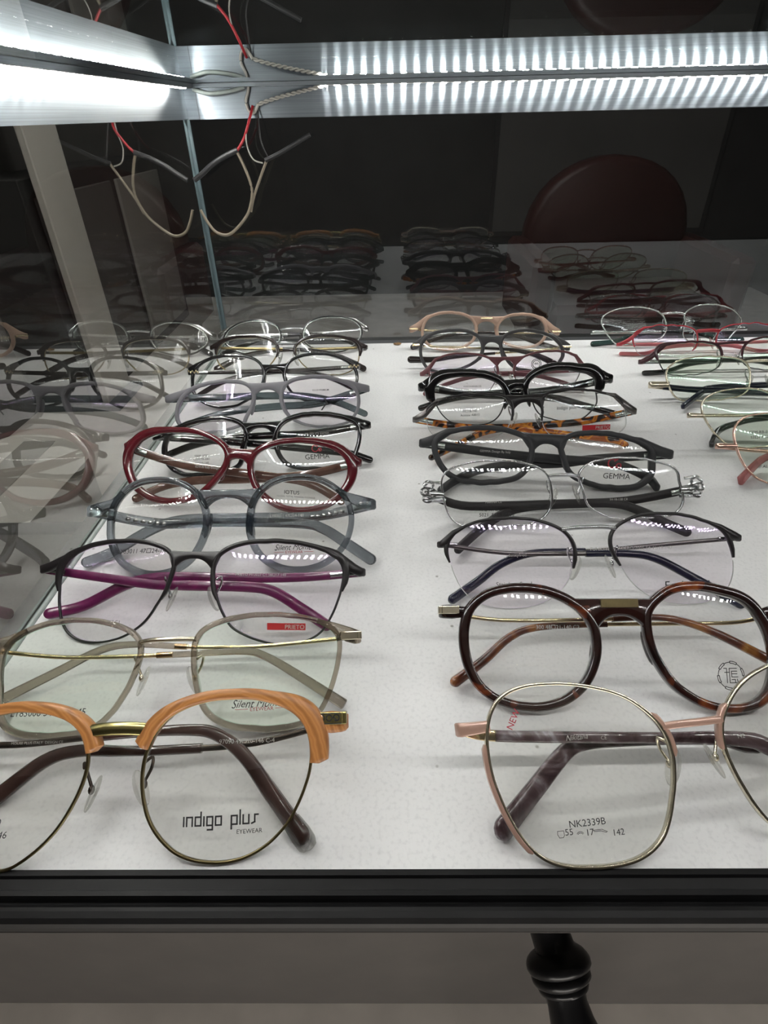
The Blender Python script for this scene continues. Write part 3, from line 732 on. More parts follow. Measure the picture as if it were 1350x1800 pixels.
'M8': {"p":[86.19,403.27,0.6,0.64,22.04,0.31,0.00099],"oL":[[7.0,15.7],[7.7,12.6],[8.8,9.6],[10.4,6.9],[12.3,4.5],[14.8,2.7],[17.5,1.5],[20.4,0.9],[22.9,0.5],[25.3,0.3],[27.6,0.4],[29.7,0.7],[31.7,0.5],[33.7,0.6],[35.7,0.9],[37.6,1.5],[39.8,1.7],[42.0,2.3],[44.2,3.2],[46.7,4.3],[49.1,5.7],[51.4,7.6],[53.4,9.9],[54.9,12.7],[56.0,15.7],[56.5,19.0],[56.2,22.3],[54.4,25.1],[51.6,27.2],[48.6,28.7],[45.7,29.7],[42.9,30.3],[40.3,30.6],[38.0,31.0],[35.8,31.0],[33.7,30.7],[31.7,31.0],[29.7,31.0],[27.7,30.7],[25.6,30.4],[23.3,30.3],[21.0,29.7],[18.4,29.1],[15.5,28.2],[12.4,26.9],[9.3,25.0],[7.7,22.2],[7.0,19.0]],"oR":[[7.0,15.7],[7.6,12.6],[8.8,9.6],[10.4,6.9],[12.3,4.5],[14.9,2.7],[17.7,1.5],[20.5,1.0],[23.1,0.6],[25.5,0.3],[27.7,0.4],[29.9,0.7],[31.8,0.6],[33.8,0.6],[35.8,1.0],[37.7,1.5],[39.9,1.8],[42.1,2.4],[44.3,3.3],[46.8,4.3],[49.3,5.7],[51.6,7.6],[53.6,9.9],[55.1,12.7],[56.2,15.7],[56.8,19.0],[56.5,22.3],[54.7,25.2],[51.9,27.3],[48.9,28.8],[46.0,29.9],[43.1,30.4],[40.5,30.7],[38.2,31.1],[36.0,31.1],[33.8,30.9],[31.8,31.1],[29.8,31.1],[27.8,30.9],[25.7,30.5],[23.4,30.4],[21.0,29.9],[18.4,29.2],[15.4,28.3],[12.4,27.0],[9.2,25.1],[7.6,22.2],[6.9,19.0]],"arms":{},"br":[28.6,26.2],"e":[63.0,20.3,14.9],"tx":[["F",-25.03,7.65,0,1.26,"5329 53-40-20-135","ink",""],["F",22.49,22.7,0,7.41,"RING","ink","ring"]]},
'M9': {"p":[80.99,447.03,0.64,-3.16,21.09,-0.41,0.001],"oL":[[8.5,17.5],[9.5,14.6],[11.6,12.0],[14.2,10.1],[16.6,8.5],[18.9,7.3],[21.2,6.5],[23.0,5.5],[24.9,4.9],[26.8,4.5],[28.5,3.9],[30.3,3.4],[32.2,3.2],[34.1,2.9],[36.2,2.5],[38.5,2.4],[40.9,2.4],[43.6,2.6],[46.5,3.3],[49.3,4.4],[51.7,6.3],[53.3,8.8],[54.7,11.5],[55.7,14.4],[56.1,17.5],[56.1,20.7],[55.6,23.8],[53.5,26.4],[51.0,28.4],[48.2,29.8],[45.4,30.8],[42.9,31.5],[40.5,31.8],[38.2,32.2],[36.2,32.6],[34.2,32.8],[32.2,32.7],[30.2,32.8],[28.1,33.0],[25.9,32.9],[23.6,32.5],[20.9,32.2],[18.2,31.5],[15.4,30.4],[12.5,28.9],[10.3,26.6],[8.8,23.8],[8.3,20.7]],"oR":[[10.4,18.1],[11.7,15.5],[13.6,13.2],[15.1,11.1],[16.8,9.3],[18.6,7.8],[20.4,6.5],[22.3,5.4],[24.4,5.0],[26.6,5.0],[28.5,4.8],[30.3,4.4],[32.1,4.2],[33.9,3.9],[36.0,3.5],[38.1,3.5],[40.5,3.4],[43.2,3.6],[46.0,4.2],[48.9,5.2],[51.3,7.1],[53.4,9.3],[55.3,11.9],[57.0,14.9],[56.7,18.1],[55.5,21.2],[53.6,23.9],[51.2,26.1],[48.8,27.8],[46.3,29.1],[43.9,29.9],[41.7,30.7],[39.8,31.5],[37.8,31.9],[35.8,32.1],[34.0,32.6],[32.1,32.9],[30.1,33.0],[28.0,33.1],[25.8,33.3],[23.4,33.1],[20.8,32.8],[17.9,32.2],[15.0,31.2],[11.9,29.8],[9.5,27.5],[8.4,24.5],[8.8,21.2]],"arms":{"R":[[32.78,13.5,18.94],[4.77,13.5,16.84],[-28.22,13.5,13.76],[-47.21,13.5,11.25],[-65.43,13.5,11.06]]},"br":[30.2,24.9],"e":[62.9,25.9,17.7],"tx":[]},
'M10': {"p":[84.5,503.38,1.79,1.01,21.19,-2.24,0.00103],"oL":[[10.0,16.9],[10.4,14.0],[11.3,11.2],[13.2,8.8],[15.7,7.1],[18.1,5.7],[20.4,4.7],[22.8,4.1],[24.9,3.5],[26.8,2.9],[28.8,2.5],[30.7,2.4],[32.6,2.3],[34.6,2.1],[36.6,2.1],[38.7,2.4],[40.8,2.7],[43.3,3.1],[45.7,3.8],[48.2,5.0],[50.6,6.5],[52.6,8.6],[54.2,11.1],[55.4,13.9],[55.4,16.9],[55.0,19.9],[54.1,22.7],[52.6,25.2],[50.6,27.3],[48.2,28.8],[45.6,29.8],[43.1,30.5],[40.9,31.1],[38.7,31.4],[36.5,31.4],[34.6,31.6],[32.6,31.7],[30.7,31.7],[28.8,31.3],[26.7,31.1],[24.5,31.0],[22.2,30.5],[19.8,29.8],[17.1,28.8],[14.5,27.4],[12.5,25.3],[10.8,22.8],[10.1,19.9]],"oR":[[11.1,18.3],[11.5,15.6],[12.5,13.0],[14.5,10.9],[16.9,9.4],[19.2,8.2],[21.5,7.4],[23.6,6.9],[25.5,6.4],[27.2,5.9],[29.0,5.7],[30.7,5.6],[32.4,5.5],[34.1,5.3],[35.9,5.3],[37.7,5.5],[39.6,5.8],[41.8,6.1],[44.1,6.6],[46.4,7.6],[48.7,8.9],[50.8,10.7],[52.5,13.0],[53.6,15.6],[53.7,18.3],[53.3,21.1],[52.3,23.7],[50.7,26.0],[48.7,27.8],[46.4,29.1],[43.9,29.9],[41.7,30.5],[39.7,30.9],[37.7,31.1],[35.8,31.1],[34.1,31.2],[32.4,31.4],[30.7,31.4],[29.0,31.1],[27.2,30.9],[25.2,30.8],[23.1,30.5],[20.9,29.9],[18.4,29.1],[15.9,27.9],[13.7,26.1],[12.0,23.8],[11.2,21.1]],"arms":{},"br":[30.0,25.7],"e":[67.0,23.5,12.7],"tx":[]},
'L10': {"p":[-87.85,502.09,1.27,1.23,24.06,1.35,0.00101],"oR":[[9.9,15.3],[10.0,12.0],[12.2,9.1],[14.8,6.7],[17.7,5.0],[20.3,3.6],[22.8,2.6],[25.3,1.9],[27.5,1.2],[29.6,0.9],[31.7,0.8],[33.7,0.9],[35.6,0.5],[37.6,0.4],[39.6,0.5],[41.6,0.9],[43.8,1.1],[46.1,1.7],[48.4,2.6],[51.0,3.6],[53.5,5.0],[56.1,6.9],[58.6,9.2],[60.5,12.1],[61.6,15.3],[61.6,18.8],[60.4,22.0],[58.1,24.7],[54.9,26.5],[51.8,27.8],[48.8,28.5],[46.2,29.1],[43.9,29.7],[41.6,29.8],[39.5,29.7],[37.6,30.1],[35.6,30.2],[33.7,30.2],[31.7,29.9],[29.6,29.9],[27.3,29.8],[24.9,29.3],[22.5,28.5],[19.6,27.7],[16.7,26.3],[14.0,24.3],[11.8,21.7],[10.5,18.7]],"oL":[[11.0,15.8],[11.9,12.7],[13.5,9.9],[15.5,7.5],[17.4,5.3],[20.7,4.4],[23.7,3.9],[26.0,3.3],[28.0,2.8],[30.1,2.5],[32.0,2.5],[33.8,2.5],[35.6,2.2],[37.4,2.1],[39.2,2.2],[41.0,2.6],[43.1,2.8],[45.2,3.2],[47.4,3.9],[49.9,4.8],[52.4,6.1],[55.0,7.8],[58.3,9.7],[60.9,12.5],[61.7,15.8],[60.6,19.1],[58.4,21.9],[55.7,24.2],[52.6,25.7],[50.0,26.9],[47.6,27.9],[45.3,28.5],[43.2,29.0],[41.2,29.4],[39.3,29.6],[37.4,29.8],[35.6,29.8],[33.7,29.9],[31.8,29.9],[29.8,29.8],[27.6,29.7],[25.3,29.2],[22.7,28.7],[20.0,27.7],[17.0,26.5],[13.9,24.8],[12.0,22.1],[11.0,19.0]],"arms":{},"br":[22.7,21.3],"e":[67.1,24.2,14.3],"tx":[]},
'L9': {"p":[-86.29,452.01,0.48,-2.2,25.08,0.03,0.001],"oR":[[8.8,14.8],[10.6,11.8],[12.6,9.3],[14.8,7.2],[17.0,5.4],[19.2,4.0],[21.4,2.9],[23.5,2.0],[25.6,1.3],[27.6,0.9],[29.6,0.8],[31.4,0.4],[33.3,0.1],[35.3,0.0],[37.2,0.3],[39.3,0.4],[41.8,0.2],[44.5,0.4],[47.2,1.0],[50.0,2.0],[53.0,3.5],[55.7,5.6],[57.6,8.3],[58.6,11.5],[59.2,14.8],[59.3,18.3],[58.5,21.6],[56.5,24.4],[53.4,26.4],[49.8,27.5],[46.8,28.3],[44.1,28.8],[41.4,28.9],[39.4,29.4],[37.3,29.6],[35.3,29.6],[33.3,29.3],[31.4,29.4],[29.4,29.6],[27.3,29.5],[25.1,29.1],[22.6,28.8],[19.8,28.4],[16.8,27.5],[13.5,26.3],[10.4,24.4],[8.0,21.6],[7.5,18.2]],"oL":[[9.0,15.2],[10.9,12.3],[12.9,9.7],[15.1,7.7],[16.5,5.5],[19.2,4.3],[21.9,3.7],[23.9,2.9],[25.9,2.4],[27.9,2.1],[29.8,1.9],[31.5,1.5],[33.3,1.3],[35.2,1.3],[37.0,1.5],[39.0,1.6],[41.3,1.4],[43.9,1.5],[46.5,2.0],[49.4,2.9],[52.4,4.2],[55.3,6.1],[57.8,8.7],[59.2,11.8],[59.8,15.2],[59.1,18.6],[57.5,21.7],[55.2,24.3],[52.1,26.1],[49.1,27.3],[46.1,28.0],[43.5,28.5],[41.3,29.0],[39.1,29.2],[37.0,29.0],[35.2,29.3],[33.3,29.1],[31.5,29.2],[29.5,29.4],[27.6,29.1],[25.2,29.3],[22.7,29.0],[20.2,28.4],[16.9,27.8],[13.5,26.6],[10.4,24.7],[8.4,21.9],[8.0,18.6]],"arms":{},"br":[27.2,23.5],"e":[65.3,25.6,18.7],"tx":[]},
'L8': {"p":[-85.56,390.94,0.9,5.16,25.09,-0.74,0.00099],"oR":[[8.7,17.6],[9.5,14.4],[10.7,11.4],[12.6,8.7],[14.8,6.4],[17.2,4.6],[19.8,3.3],[22.5,2.4],[25.1,1.8],[27.4,1.2],[29.7,0.9],[32.0,1.0],[34.2,1.3],[36.3,1.5],[38.6,1.3],[40.9,1.5],[43.2,2.0],[45.7,2.7],[48.2,3.6],[50.8,4.9],[53.4,6.6],[56.0,8.6],[58.2,11.2],[59.5,14.3],[59.9,17.6],[59.3,21.0],[57.7,24.0],[55.5,26.5],[53.0,28.5],[50.3,30.0],[47.7,31.1],[45.3,32.1],[42.8,32.6],[40.6,33.2],[38.5,33.6],[36.3,33.8],[34.2,33.7],[32.0,34.0],[29.8,34.0],[27.5,33.7],[25.1,33.4],[22.4,33.1],[19.6,32.3],[16.4,31.3],[13.4,29.7],[11.0,27.3],[9.5,24.3],[8.7,21.0]],"oL":[[8.9,17.7],[10.3,14.5],[12.1,11.7],[14.2,9.3],[16.6,7.4],[18.8,5.7],[21.1,4.4],[23.3,3.3],[25.6,2.4],[27.6,1.2],[29.8,0.6],[32.1,0.3],[34.4,0.1],[36.8,-0.1],[39.2,-0.3],[41.8,-0.1],[44.4,0.4],[47.2,1.1],[50.0,2.2],[52.7,3.7],[55.2,5.7],[57.4,8.2],[59.1,11.1],[59.3,14.4],[59.0,17.7],[58.6,20.9],[57.6,23.9],[55.9,26.6],[53.6,28.8],[51.1,30.5],[48.5,31.8],[45.9,32.7],[43.5,33.5],[41.1,33.9],[38.8,34.0],[36.6,34.6],[34.4,34.7],[32.2,34.7],[29.9,34.4],[27.4,34.6],[24.7,34.5],[22.0,34.0],[18.7,33.4],[15.4,32.3],[12.1,30.6],[9.7,28.0],[8.3,24.7],[8.0,21.2]],"arms":{},"br":[28.3,25.5],"e":[61.9,28.9,21.5],"tx":[["F",33.29,8.79,0,1.25,"OLIVE PREMIUM","ink","bold"]]},
'L7': {"p":[-83.22,349.65,0.61,4.86,26.19,0.21,0.001],"oR":[[11.1,17.2],[12.0,14.1],[13.4,11.3],[15.2,8.8],[17.6,6.9],[20.2,5.5],[22.6,4.3],[25.0,3.4],[27.3,2.9],[29.5,2.4],[31.5,1.9],[33.5,1.6],[35.6,1.6],[37.6,1.9],[39.8,1.5],[42.2,1.4],[44.6,1.6],[47.1,2.2],[50.2,2.7],[53.3,3.7],[55.6,5.7],[57.6,8.1],[59.3,10.9],[60.2,14.0],[60.6,17.2],[60.3,20.5],[59.1,23.5],[57.0,26.1],[54.0,27.9],[51.1,29.1],[48.6,30.3],[46.1,31.0],[43.8,31.5],[41.8,32.2],[39.7,32.6],[37.6,32.7],[35.6,32.6],[33.5,33.0],[31.3,33.2],[29.0,33.1],[26.7,32.7],[23.9,32.5],[20.8,32.1],[17.5,31.1],[14.1,29.6],[11.7,27.1],[10.8,23.9],[10.6,20.5]],"oL":[[11.8,17.4],[13.4,14.5],[15.3,11.9],[16.8,9.6],[17.7,7.0],[19.9,5.3],[22.9,4.6],[25.2,3.8],[27.6,3.4],[29.6,2.9],[31.6,2.4],[33.6,2.2],[35.6,2.2],[37.6,2.4],[39.7,2.1],[42.1,1.9],[44.5,2.1],[47.0,2.6],[49.9,3.1],[53.6,3.6],[56.8,5.2],[59.8,7.4],[61.2,10.5],[60.9,14.1],[60.2,17.4],[59.2,20.5],[57.3,23.2],[55.1,25.4],[52.7,27.3],[50.3,28.6],[48.2,29.9],[45.9,30.7],[43.7,31.3],[41.5,31.5],[39.6,32.2],[37.6,32.5],[35.6,32.6],[33.6,32.6],[31.5,32.9],[29.1,33.1],[26.6,33.1],[24.0,32.6],[20.5,32.5],[16.9,31.8],[13.3,30.3],[10.7,27.7],[9.9,24.3],[10.5,20.7]],"arms":{"R":[[33.47,13.5,16.87],[1.47,13.5,16.22],[-30.44,13.5,14.01],[-57.87,10.34,6.85],[-64.37,1.72,2.64]]},"br":[31.8,27.2],"e":[68.3,29.0,20.6],"tx":[["F",38.71,16.19,0,8.41,"SQ","ink","squiggle"]]},
'L6': {"p":[-77.08,291.33,0.94,3.57,30.2,0.67,0.00101],"oR":[[9.2,18.2],[9.8,15.1],[10.8,12.2],[12.3,9.5],[14.2,7.1],[16.9,5.6],[19.9,4.7],[22.4,3.9],[24.8,3.4],[27.2,3.2],[29.4,3.3],[31.4,3.1],[33.4,2.7],[35.5,2.5],[37.6,2.7],[39.6,3.1],[42.2,2.9],[45.0,3.1],[47.9,3.7],[50.5,5.1],[53.0,6.9],[54.4,9.5],[55.4,12.3],[56.6,15.2],[57.4,18.2],[57.8,21.4],[57.9,24.8],[56.2,27.7],[52.8,29.4],[49.7,30.8],[46.9,31.7],[44.1,32.1],[41.8,32.8],[39.6,33.1],[37.4,33.1],[35.4,33.4],[33.4,33.6],[31.4,33.6],[29.3,33.3],[27.1,33.4],[24.8,33.2],[22.4,32.6],[19.5,32.1],[16.7,31.1],[13.8,29.5],[11.4,27.3],[9.8,24.5],[9.0,21.4]],"oL":[[11.9,18.3],[12.5,15.6],[12.6,12.8],[13.1,9.9],[14.4,7.4],[17.1,5.9],[20.0,5.0],[22.5,4.3],[24.9,3.7],[27.2,3.6],[29.4,3.7],[31.3,3.4],[33.3,3.1],[35.3,2.9],[37.4,3.1],[39.4,3.5],[42.0,3.3],[44.7,3.5],[47.5,4.1],[50.1,5.4],[53.1,6.9],[55.2,9.3],[57.0,12.0],[57.8,15.1],[57.7,18.3],[56.9,21.4],[55.4,24.2],[53.5,26.7],[50.7,28.4],[48.1,29.7],[45.7,30.7],[43.5,31.6],[41.3,32.2],[39.2,32.6],[37.3,33.1],[35.3,33.3],[33.3,33.3],[31.3,33.7],[29.2,33.8],[26.9,33.8],[24.5,33.6],[21.5,33.7],[18.4,33.2],[15.2,32.2],[11.9,30.7],[9.6,28.1],[9.4,24.7],[10.4,21.3]],"arms":{"L":[[-22.26,9.5,21.57],[5.21,9.5,17.62],[39.8,9.5,12.21],[53.71,9.5,9.68],[64.04,8.77,5.59]],"R":[[33.28,13.5,24.3],[5.06,13.5,24.08],[-23.01,13.5,23.87],[-44.24,13.5,20.48],[-58.55,13.5,16.02]]},"br":[31.5,28.0],"e":[64.5,29.6,23.8],"tx":[["F",32.55,9.36,0,3.06,"GEMMA","ink","serif"],["F",32.52,14.15,0,3.4,"LOGO","red","gemma"],["T",31.9,23.39,0,1.38,"GEM-TR-041 C2 52\u25a120-145","white",""],["F",-35.86,13.54,0,1.35,"TR90 100%","ink",""],["F",-36.04,11.51,0,1.35,"GEM-TR-041","ink",""],["F",-36.24,9.14,0,1.35,"52\u25a120-145","ink",""]]},
'L5': {"p":[-86.11,253.62,1.91,-3.97,33.67,-2.45,0.00092],"oR":[[9.5,20.7],[10.6,17.5],[12.1,14.6],[14.0,12.1],[16.3,10.1],[18.6,8.4],[20.9,7.0],[23.2,5.8],[25.5,4.9],[27.8,4.2],[30.0,3.8],[32.3,3.6],[34.6,3.5],[36.8,3.7],[39.0,4.0],[41.3,4.4],[43.6,5.1],[45.9,5.9],[48.3,7.0],[50.6,8.4],[52.9,10.1],[54.9,12.2],[56.8,14.7],[58.4,17.5],[59.7,20.7],[60.1,24.0],[59.8,27.4],[58.4,30.5],[55.9,33.0],[52.8,34.7],[49.8,35.9],[46.9,36.7],[44.1,37.2],[41.6,37.7],[39.2,37.8],[36.8,37.8],[34.6,38.0],[32.3,37.9],[30.1,37.5],[27.8,37.1],[25.2,36.9],[22.6,36.2],[20.0,35.3],[17.0,34.2],[13.9,32.6],[11.0,30.4],[9.2,27.4],[9.0,24.0]],"oL":[[8.9,21.5],[11.2,18.4],[13.2,15.7],[15.1,13.4],[17.1,11.3],[19.0,9.5],[21.2,8.0],[23.4,6.7],[25.6,5.8],[27.9,5.0],[30.1,4.4],[32.4,4.0],[34.7,3.6],[37.1,3.3],[39.6,3.4],[42.2,3.5],[44.9,3.9],[47.6,4.7],[50.3,5.9],[53.0,7.5],[55.7,9.4],[57.8,11.9],[59.2,14.9],[60.4,18.1],[61.0,21.5],[61.0,25.0],[59.8,28.2],[57.7,31.0],[55.3,33.4],[52.5,35.2],[49.6,36.4],[47.0,37.5],[44.3,38.2],[41.7,38.5],[39.4,39.0],[37.0,39.3],[34.7,39.2],[32.4,39.4],[29.9,39.5],[27.3,39.4],[24.6,39.1],[21.6,38.6],[18.5,37.7],[15.1,36.6],[11.6,34.8],[8.3,32.4],[6.6,29.0],[7.1,25.1]],"arms":{"L":[[-31.95,9.5,22.05],[7.61,9.5,19.52],[36.88,9.5,17.01],[56.89,8.09,7.95]],"R":[[35.74,13.5,21.53],[6.53,13.5,17.33],[-26.49,13.5,14.16],[-46.39,13.5,9.55],[-58.87,5.89,1.52]]},"br":[32.8,27.1],"e":[66.0,33.3,26.3],"tx":[["F",30.93,11.16,0,2.15,"IOTUS","ink",""],["F",33.25,8.84,0,0.92,"GLOBAL TOTAL FASHION EYEWEAR","ink",""],["T",-19.78,21.8,0,1.27,"IOTUS Italy Design","white",""]]},
'L4': {"p":[-77.16,200.1,0.73,1.16,38.25,0.09,0.00101],"oR":[[11.6,23.7],[11.6,20.8],[12.3,17.9],[13.2,15.1],[14.5,12.4],[16.2,10.0],[18.3,8.0],[20.7,6.3],[23.3,5.1],[25.9,4.2],[28.6,3.6],[31.4,3.4],[34.0,3.4],[36.7,3.6],[39.3,4.2],[41.8,4.9],[44.3,6.0],[46.6,7.3],[48.8,9.0],[50.8,10.9],[52.6,13.0],[54.1,15.4],[55.2,18.1],[56.0,20.8],[56.5,23.7],[56.6,26.7],[56.1,29.6],[55.1,32.5],[53.6,35.0],[51.7,37.3],[49.5,39.2],[47.1,40.8],[44.6,42.1],[42.0,43.0],[39.3,43.5],[36.7,44.0],[34.0,44.2],[31.4,44.1],[28.6,43.9],[25.9,43.4],[23.2,42.6],[20.5,41.4],[18.0,39.7],[16.0,37.6],[14.3,35.2],[13.0,32.4],[12.3,29.6],[12.0,26.6]],"oL":[[11.5,23.7],[12.2,20.9],[13.1,18.1],[14.3,15.6],[15.7,13.2],[17.2,10.9],[19.1,8.8],[21.2,7.0],[23.6,5.6],[26.1,4.5],[28.7,3.7],[31.3,3.3],[34.0,3.0],[36.8,3.0],[39.5,3.4],[42.2,4.1],[44.8,5.1],[47.3,6.5],[49.6,8.2],[51.5,10.4],[53.0,12.8],[54.2,15.4],[55.1,18.1],[55.5,20.9],[55.3,23.7],[55.3,26.5],[55.0,29.4],[54.2,32.1],[52.9,34.6],[51.3,37.0],[49.3,39.0],[47.1,40.8],[44.7,42.2],[42.1,43.2],[39.4,43.9],[36.7,44.2],[34.0,44.3],[31.3,44.4],[28.6,44.1],[25.8,43.5],[23.1,42.8],[20.4,41.6],[17.9,39.9],[15.7,37.8],[13.9,35.4],[12.6,32.6],[11.8,29.7],[11.3,26.7]],"arms":{"L":[[-36.48,9.5,25.56],[-3.14,9.5,25.55],[32.97,9.5,23.8],[44.02,9.5,20.74],[54.98,9.5,13.53],[66.54,5.23,5.63]],"R":[[40.91,13.5,27.39],[9.88,13.5,27.33],[-23.96,13.5,27.34],[-40.89,13.5,22.98],[-60.52,13.34,12.24],[-70.12,7.51,7.66]]},"br":[40.2,36.2],"e":[68.0,35.1,28.8],"tx":[["F",-40.71,12.5,0,2.15,"LY83011 47\u25a124-140","ink","ital"],["F",31.59,12.55,0,2.68,"Silent Moment","ink","script"],["F",30.75,10.16,0,1.34,"EYEWEAR","red","lines"],["T",26.34,27.8,0,1.38,"LY83011 47\u25a124-140","white",""]]},
'L3': {"p":[-83.43,157.87,1.39,-3.51,43.83,1.21,0.00108],"oR":[[10.2,20.6],[11.3,17.5],[12.5,14.5],[14.0,11.8],[15.6,9.2],[17.5,6.9],[20.1,5.3],[22.7,4.1],[25.2,3.0],[27.7,2.2],[30.2,1.5],[32.7,0.9],[35.3,0.5],[38.0,0.4],[40.7,0.5],[43.5,0.9],[46.3,1.6],[49.1,2.7],[51.8,4.2],[54.0,6.3],[55.6,8.9],[57.0,11.6],[58.3,14.5],[59.3,17.5],[60.3,20.6],[61.0,24.0],[61.5,27.6],[61.4,31.4],[59.4,34.5],[56.1,36.6],[52.6,37.9],[49.5,39.0],[46.3,39.7],[43.5,40.3],[40.7,40.7],[38.0,40.7],[35.3,41.1],[32.7,41.1],[30.0,40.7],[27.0,40.8],[23.9,40.5],[20.6,39.9],[17.1,38.9],[13.6,37.3],[10.6,34.9],[9.3,31.4],[9.1,27.7],[9.4,24.0]],"oL":[[12.4,20.4],[13.7,17.6],[15.3,15.1],[16.6,12.7],[18.1,10.5],[19.7,8.5],[21.6,6.8],[23.6,5.3],[25.7,3.9],[27.9,2.8],[30.2,1.8],[32.7,1.1],[35.2,0.5],[37.9,0.1],[40.7,-0.1],[43.7,-0.0],[46.8,0.4],[49.7,1.5],[52.5,3.1],[54.7,5.4],[56.3,8.2],[57.3,11.3],[58.0,14.3],[58.5,17.4],[58.6,20.4],[58.8,23.5],[58.8,26.7],[58.1,29.9],[56.3,32.6],[54.0,34.8],[51.3,36.5],[48.5,37.7],[45.8,38.8],[43.1,39.4],[40.4,39.8],[37.8,40.3],[35.2,40.5],[32.6,40.4],[29.8,40.7],[26.8,40.7],[23.7,40.3],[20.3,39.9],[16.7,38.9],[12.9,37.6],[9.8,35.1],[9.1,31.2],[10.3,27.1],[11.2,23.6]],"arms":{"L":[[-42.16,9.5,26.2],[-21.56,9.5,23.71],[-6.39,9.5,23.38],[18.59,9.5,23.16],[31.04,9.5,21.37],[43.55,9.5,14.35],[54.89,8.14,7.5]],"R":[[44.77,13.5,27.67],[19.7,13.5,26.93],[-8.29,13.5,27.15],[-23.67,13.5,26.51],[-36.33,13.5,23.14],[-53.29,12.8,14.26],[-65.93,8.87,10.76]]},"br":[37.2,34.3],"e":[69.6,31.6,27.6],"tx":[["F",-40.66,8.03,0,1.4,"PRIETO M12027 55\u25a117 C1","ink",""],["F",39.54,7.13,0,1.82,"PRIETO","white","label"],["T",24.97,28.5,0,1.2,"PRIETO M12027 C1 56\u25a117 140","white",""]]},
'L2': {"p":[-81.14,116.41,0.89,2.48,46.85,-0.23,0.00099],"oR":[[11.5,20.5],[12.0,17.3],[12.8,14.2],[13.9,11.2],[15.4,8.5],[17.7,6.2],[20.4,4.6],[23.2,3.5],[26.0,2.7],[28.8,2.4],[31.4,2.2],[33.8,1.8],[36.3,1.6],[38.7,1.7],[41.3,1.9],[43.9,2.0],[46.6,2.6],[49.5,3.3],[52.1,4.6],[54.2,6.7],[55.8,9.2],[57.0,11.9],[58.2,14.6],[59.1,17.5],[60.0,20.5],[60.6,23.7],[61.2,27.2],[61.2,30.8],[59.2,33.7],[55.8,35.5],[52.6,36.8],[49.4,37.6],[46.6,38.3],[43.8,38.5],[41.2,39.0],[38.7,39.2],[36.3,39.1],[33.8,39.2],[31.3,39.2],[28.7,38.9],[25.8,38.5],[22.8,38.1],[19.6,37.2],[16.1,36.0],[12.9,34.0],[11.1,30.9],[11.0,27.3],[11.1,23.8]],"oL":[[11.6,20.6],[12.8,17.5],[14.4,14.8],[16.0,12.3],[17.5,9.9],[19.6,7.9],[21.5,6.0],[23.9,4.7],[26.4,3.8],[28.8,3.0],[31.3,2.6],[33.7,2.4],[36.1,2.4],[38.5,2.1],[41.0,2.1],[43.6,2.4],[46.5,2.5],[49.6,2.9],[52.9,3.8],[55.8,5.5],[57.6,8.1],[58.5,11.3],[58.5,14.6],[58.6,17.6],[59.1,20.6],[59.3,23.6],[59.1,26.8],[58.7,29.9],[56.7,32.5],[54.2,34.5],[51.5,36.0],[48.8,37.2],[46.1,38.0],[43.6,38.7],[41.0,39.1],[38.5,39.2],[36.1,39.6],[33.6,39.7],[31.0,39.5],[28.3,39.4],[25.4,39.1],[22.4,38.4],[19.0,37.6],[15.6,36.3],[12.0,34.5],[9.5,31.6],[9.4,27.7],[10.3,24.0]],"arms":{"L":[[-44.03,9.5,27.74],[-22.91,9.5,26.97],[4.6,9.5,26.99],[25.85,9.5,27.25],[34.38,9.5,24.86],[47.12,9.5,17.19],[63.05,5.2,7.42]],"R":[[29.26,13.5,28.66],[3.21,13.5,29.61],[-16.32,13.5,31.18],[-29.17,13.5,29.53],[-45.74,13.5,21.77],[-62.66,11.29,13.4]]},"br":[33.1,32.1],"e":[68.7,33.7,28.3],"tx":[["F",-40.63,9.08,0,2.31,"LY83006 54\u25a117-145","ink","ital"],["F",34.03,9.6,0,2.71,"Silent Moment","ink","script"],["F",34.44,7.65,0,1.35,"EYEWEAR","red","lines"]]},
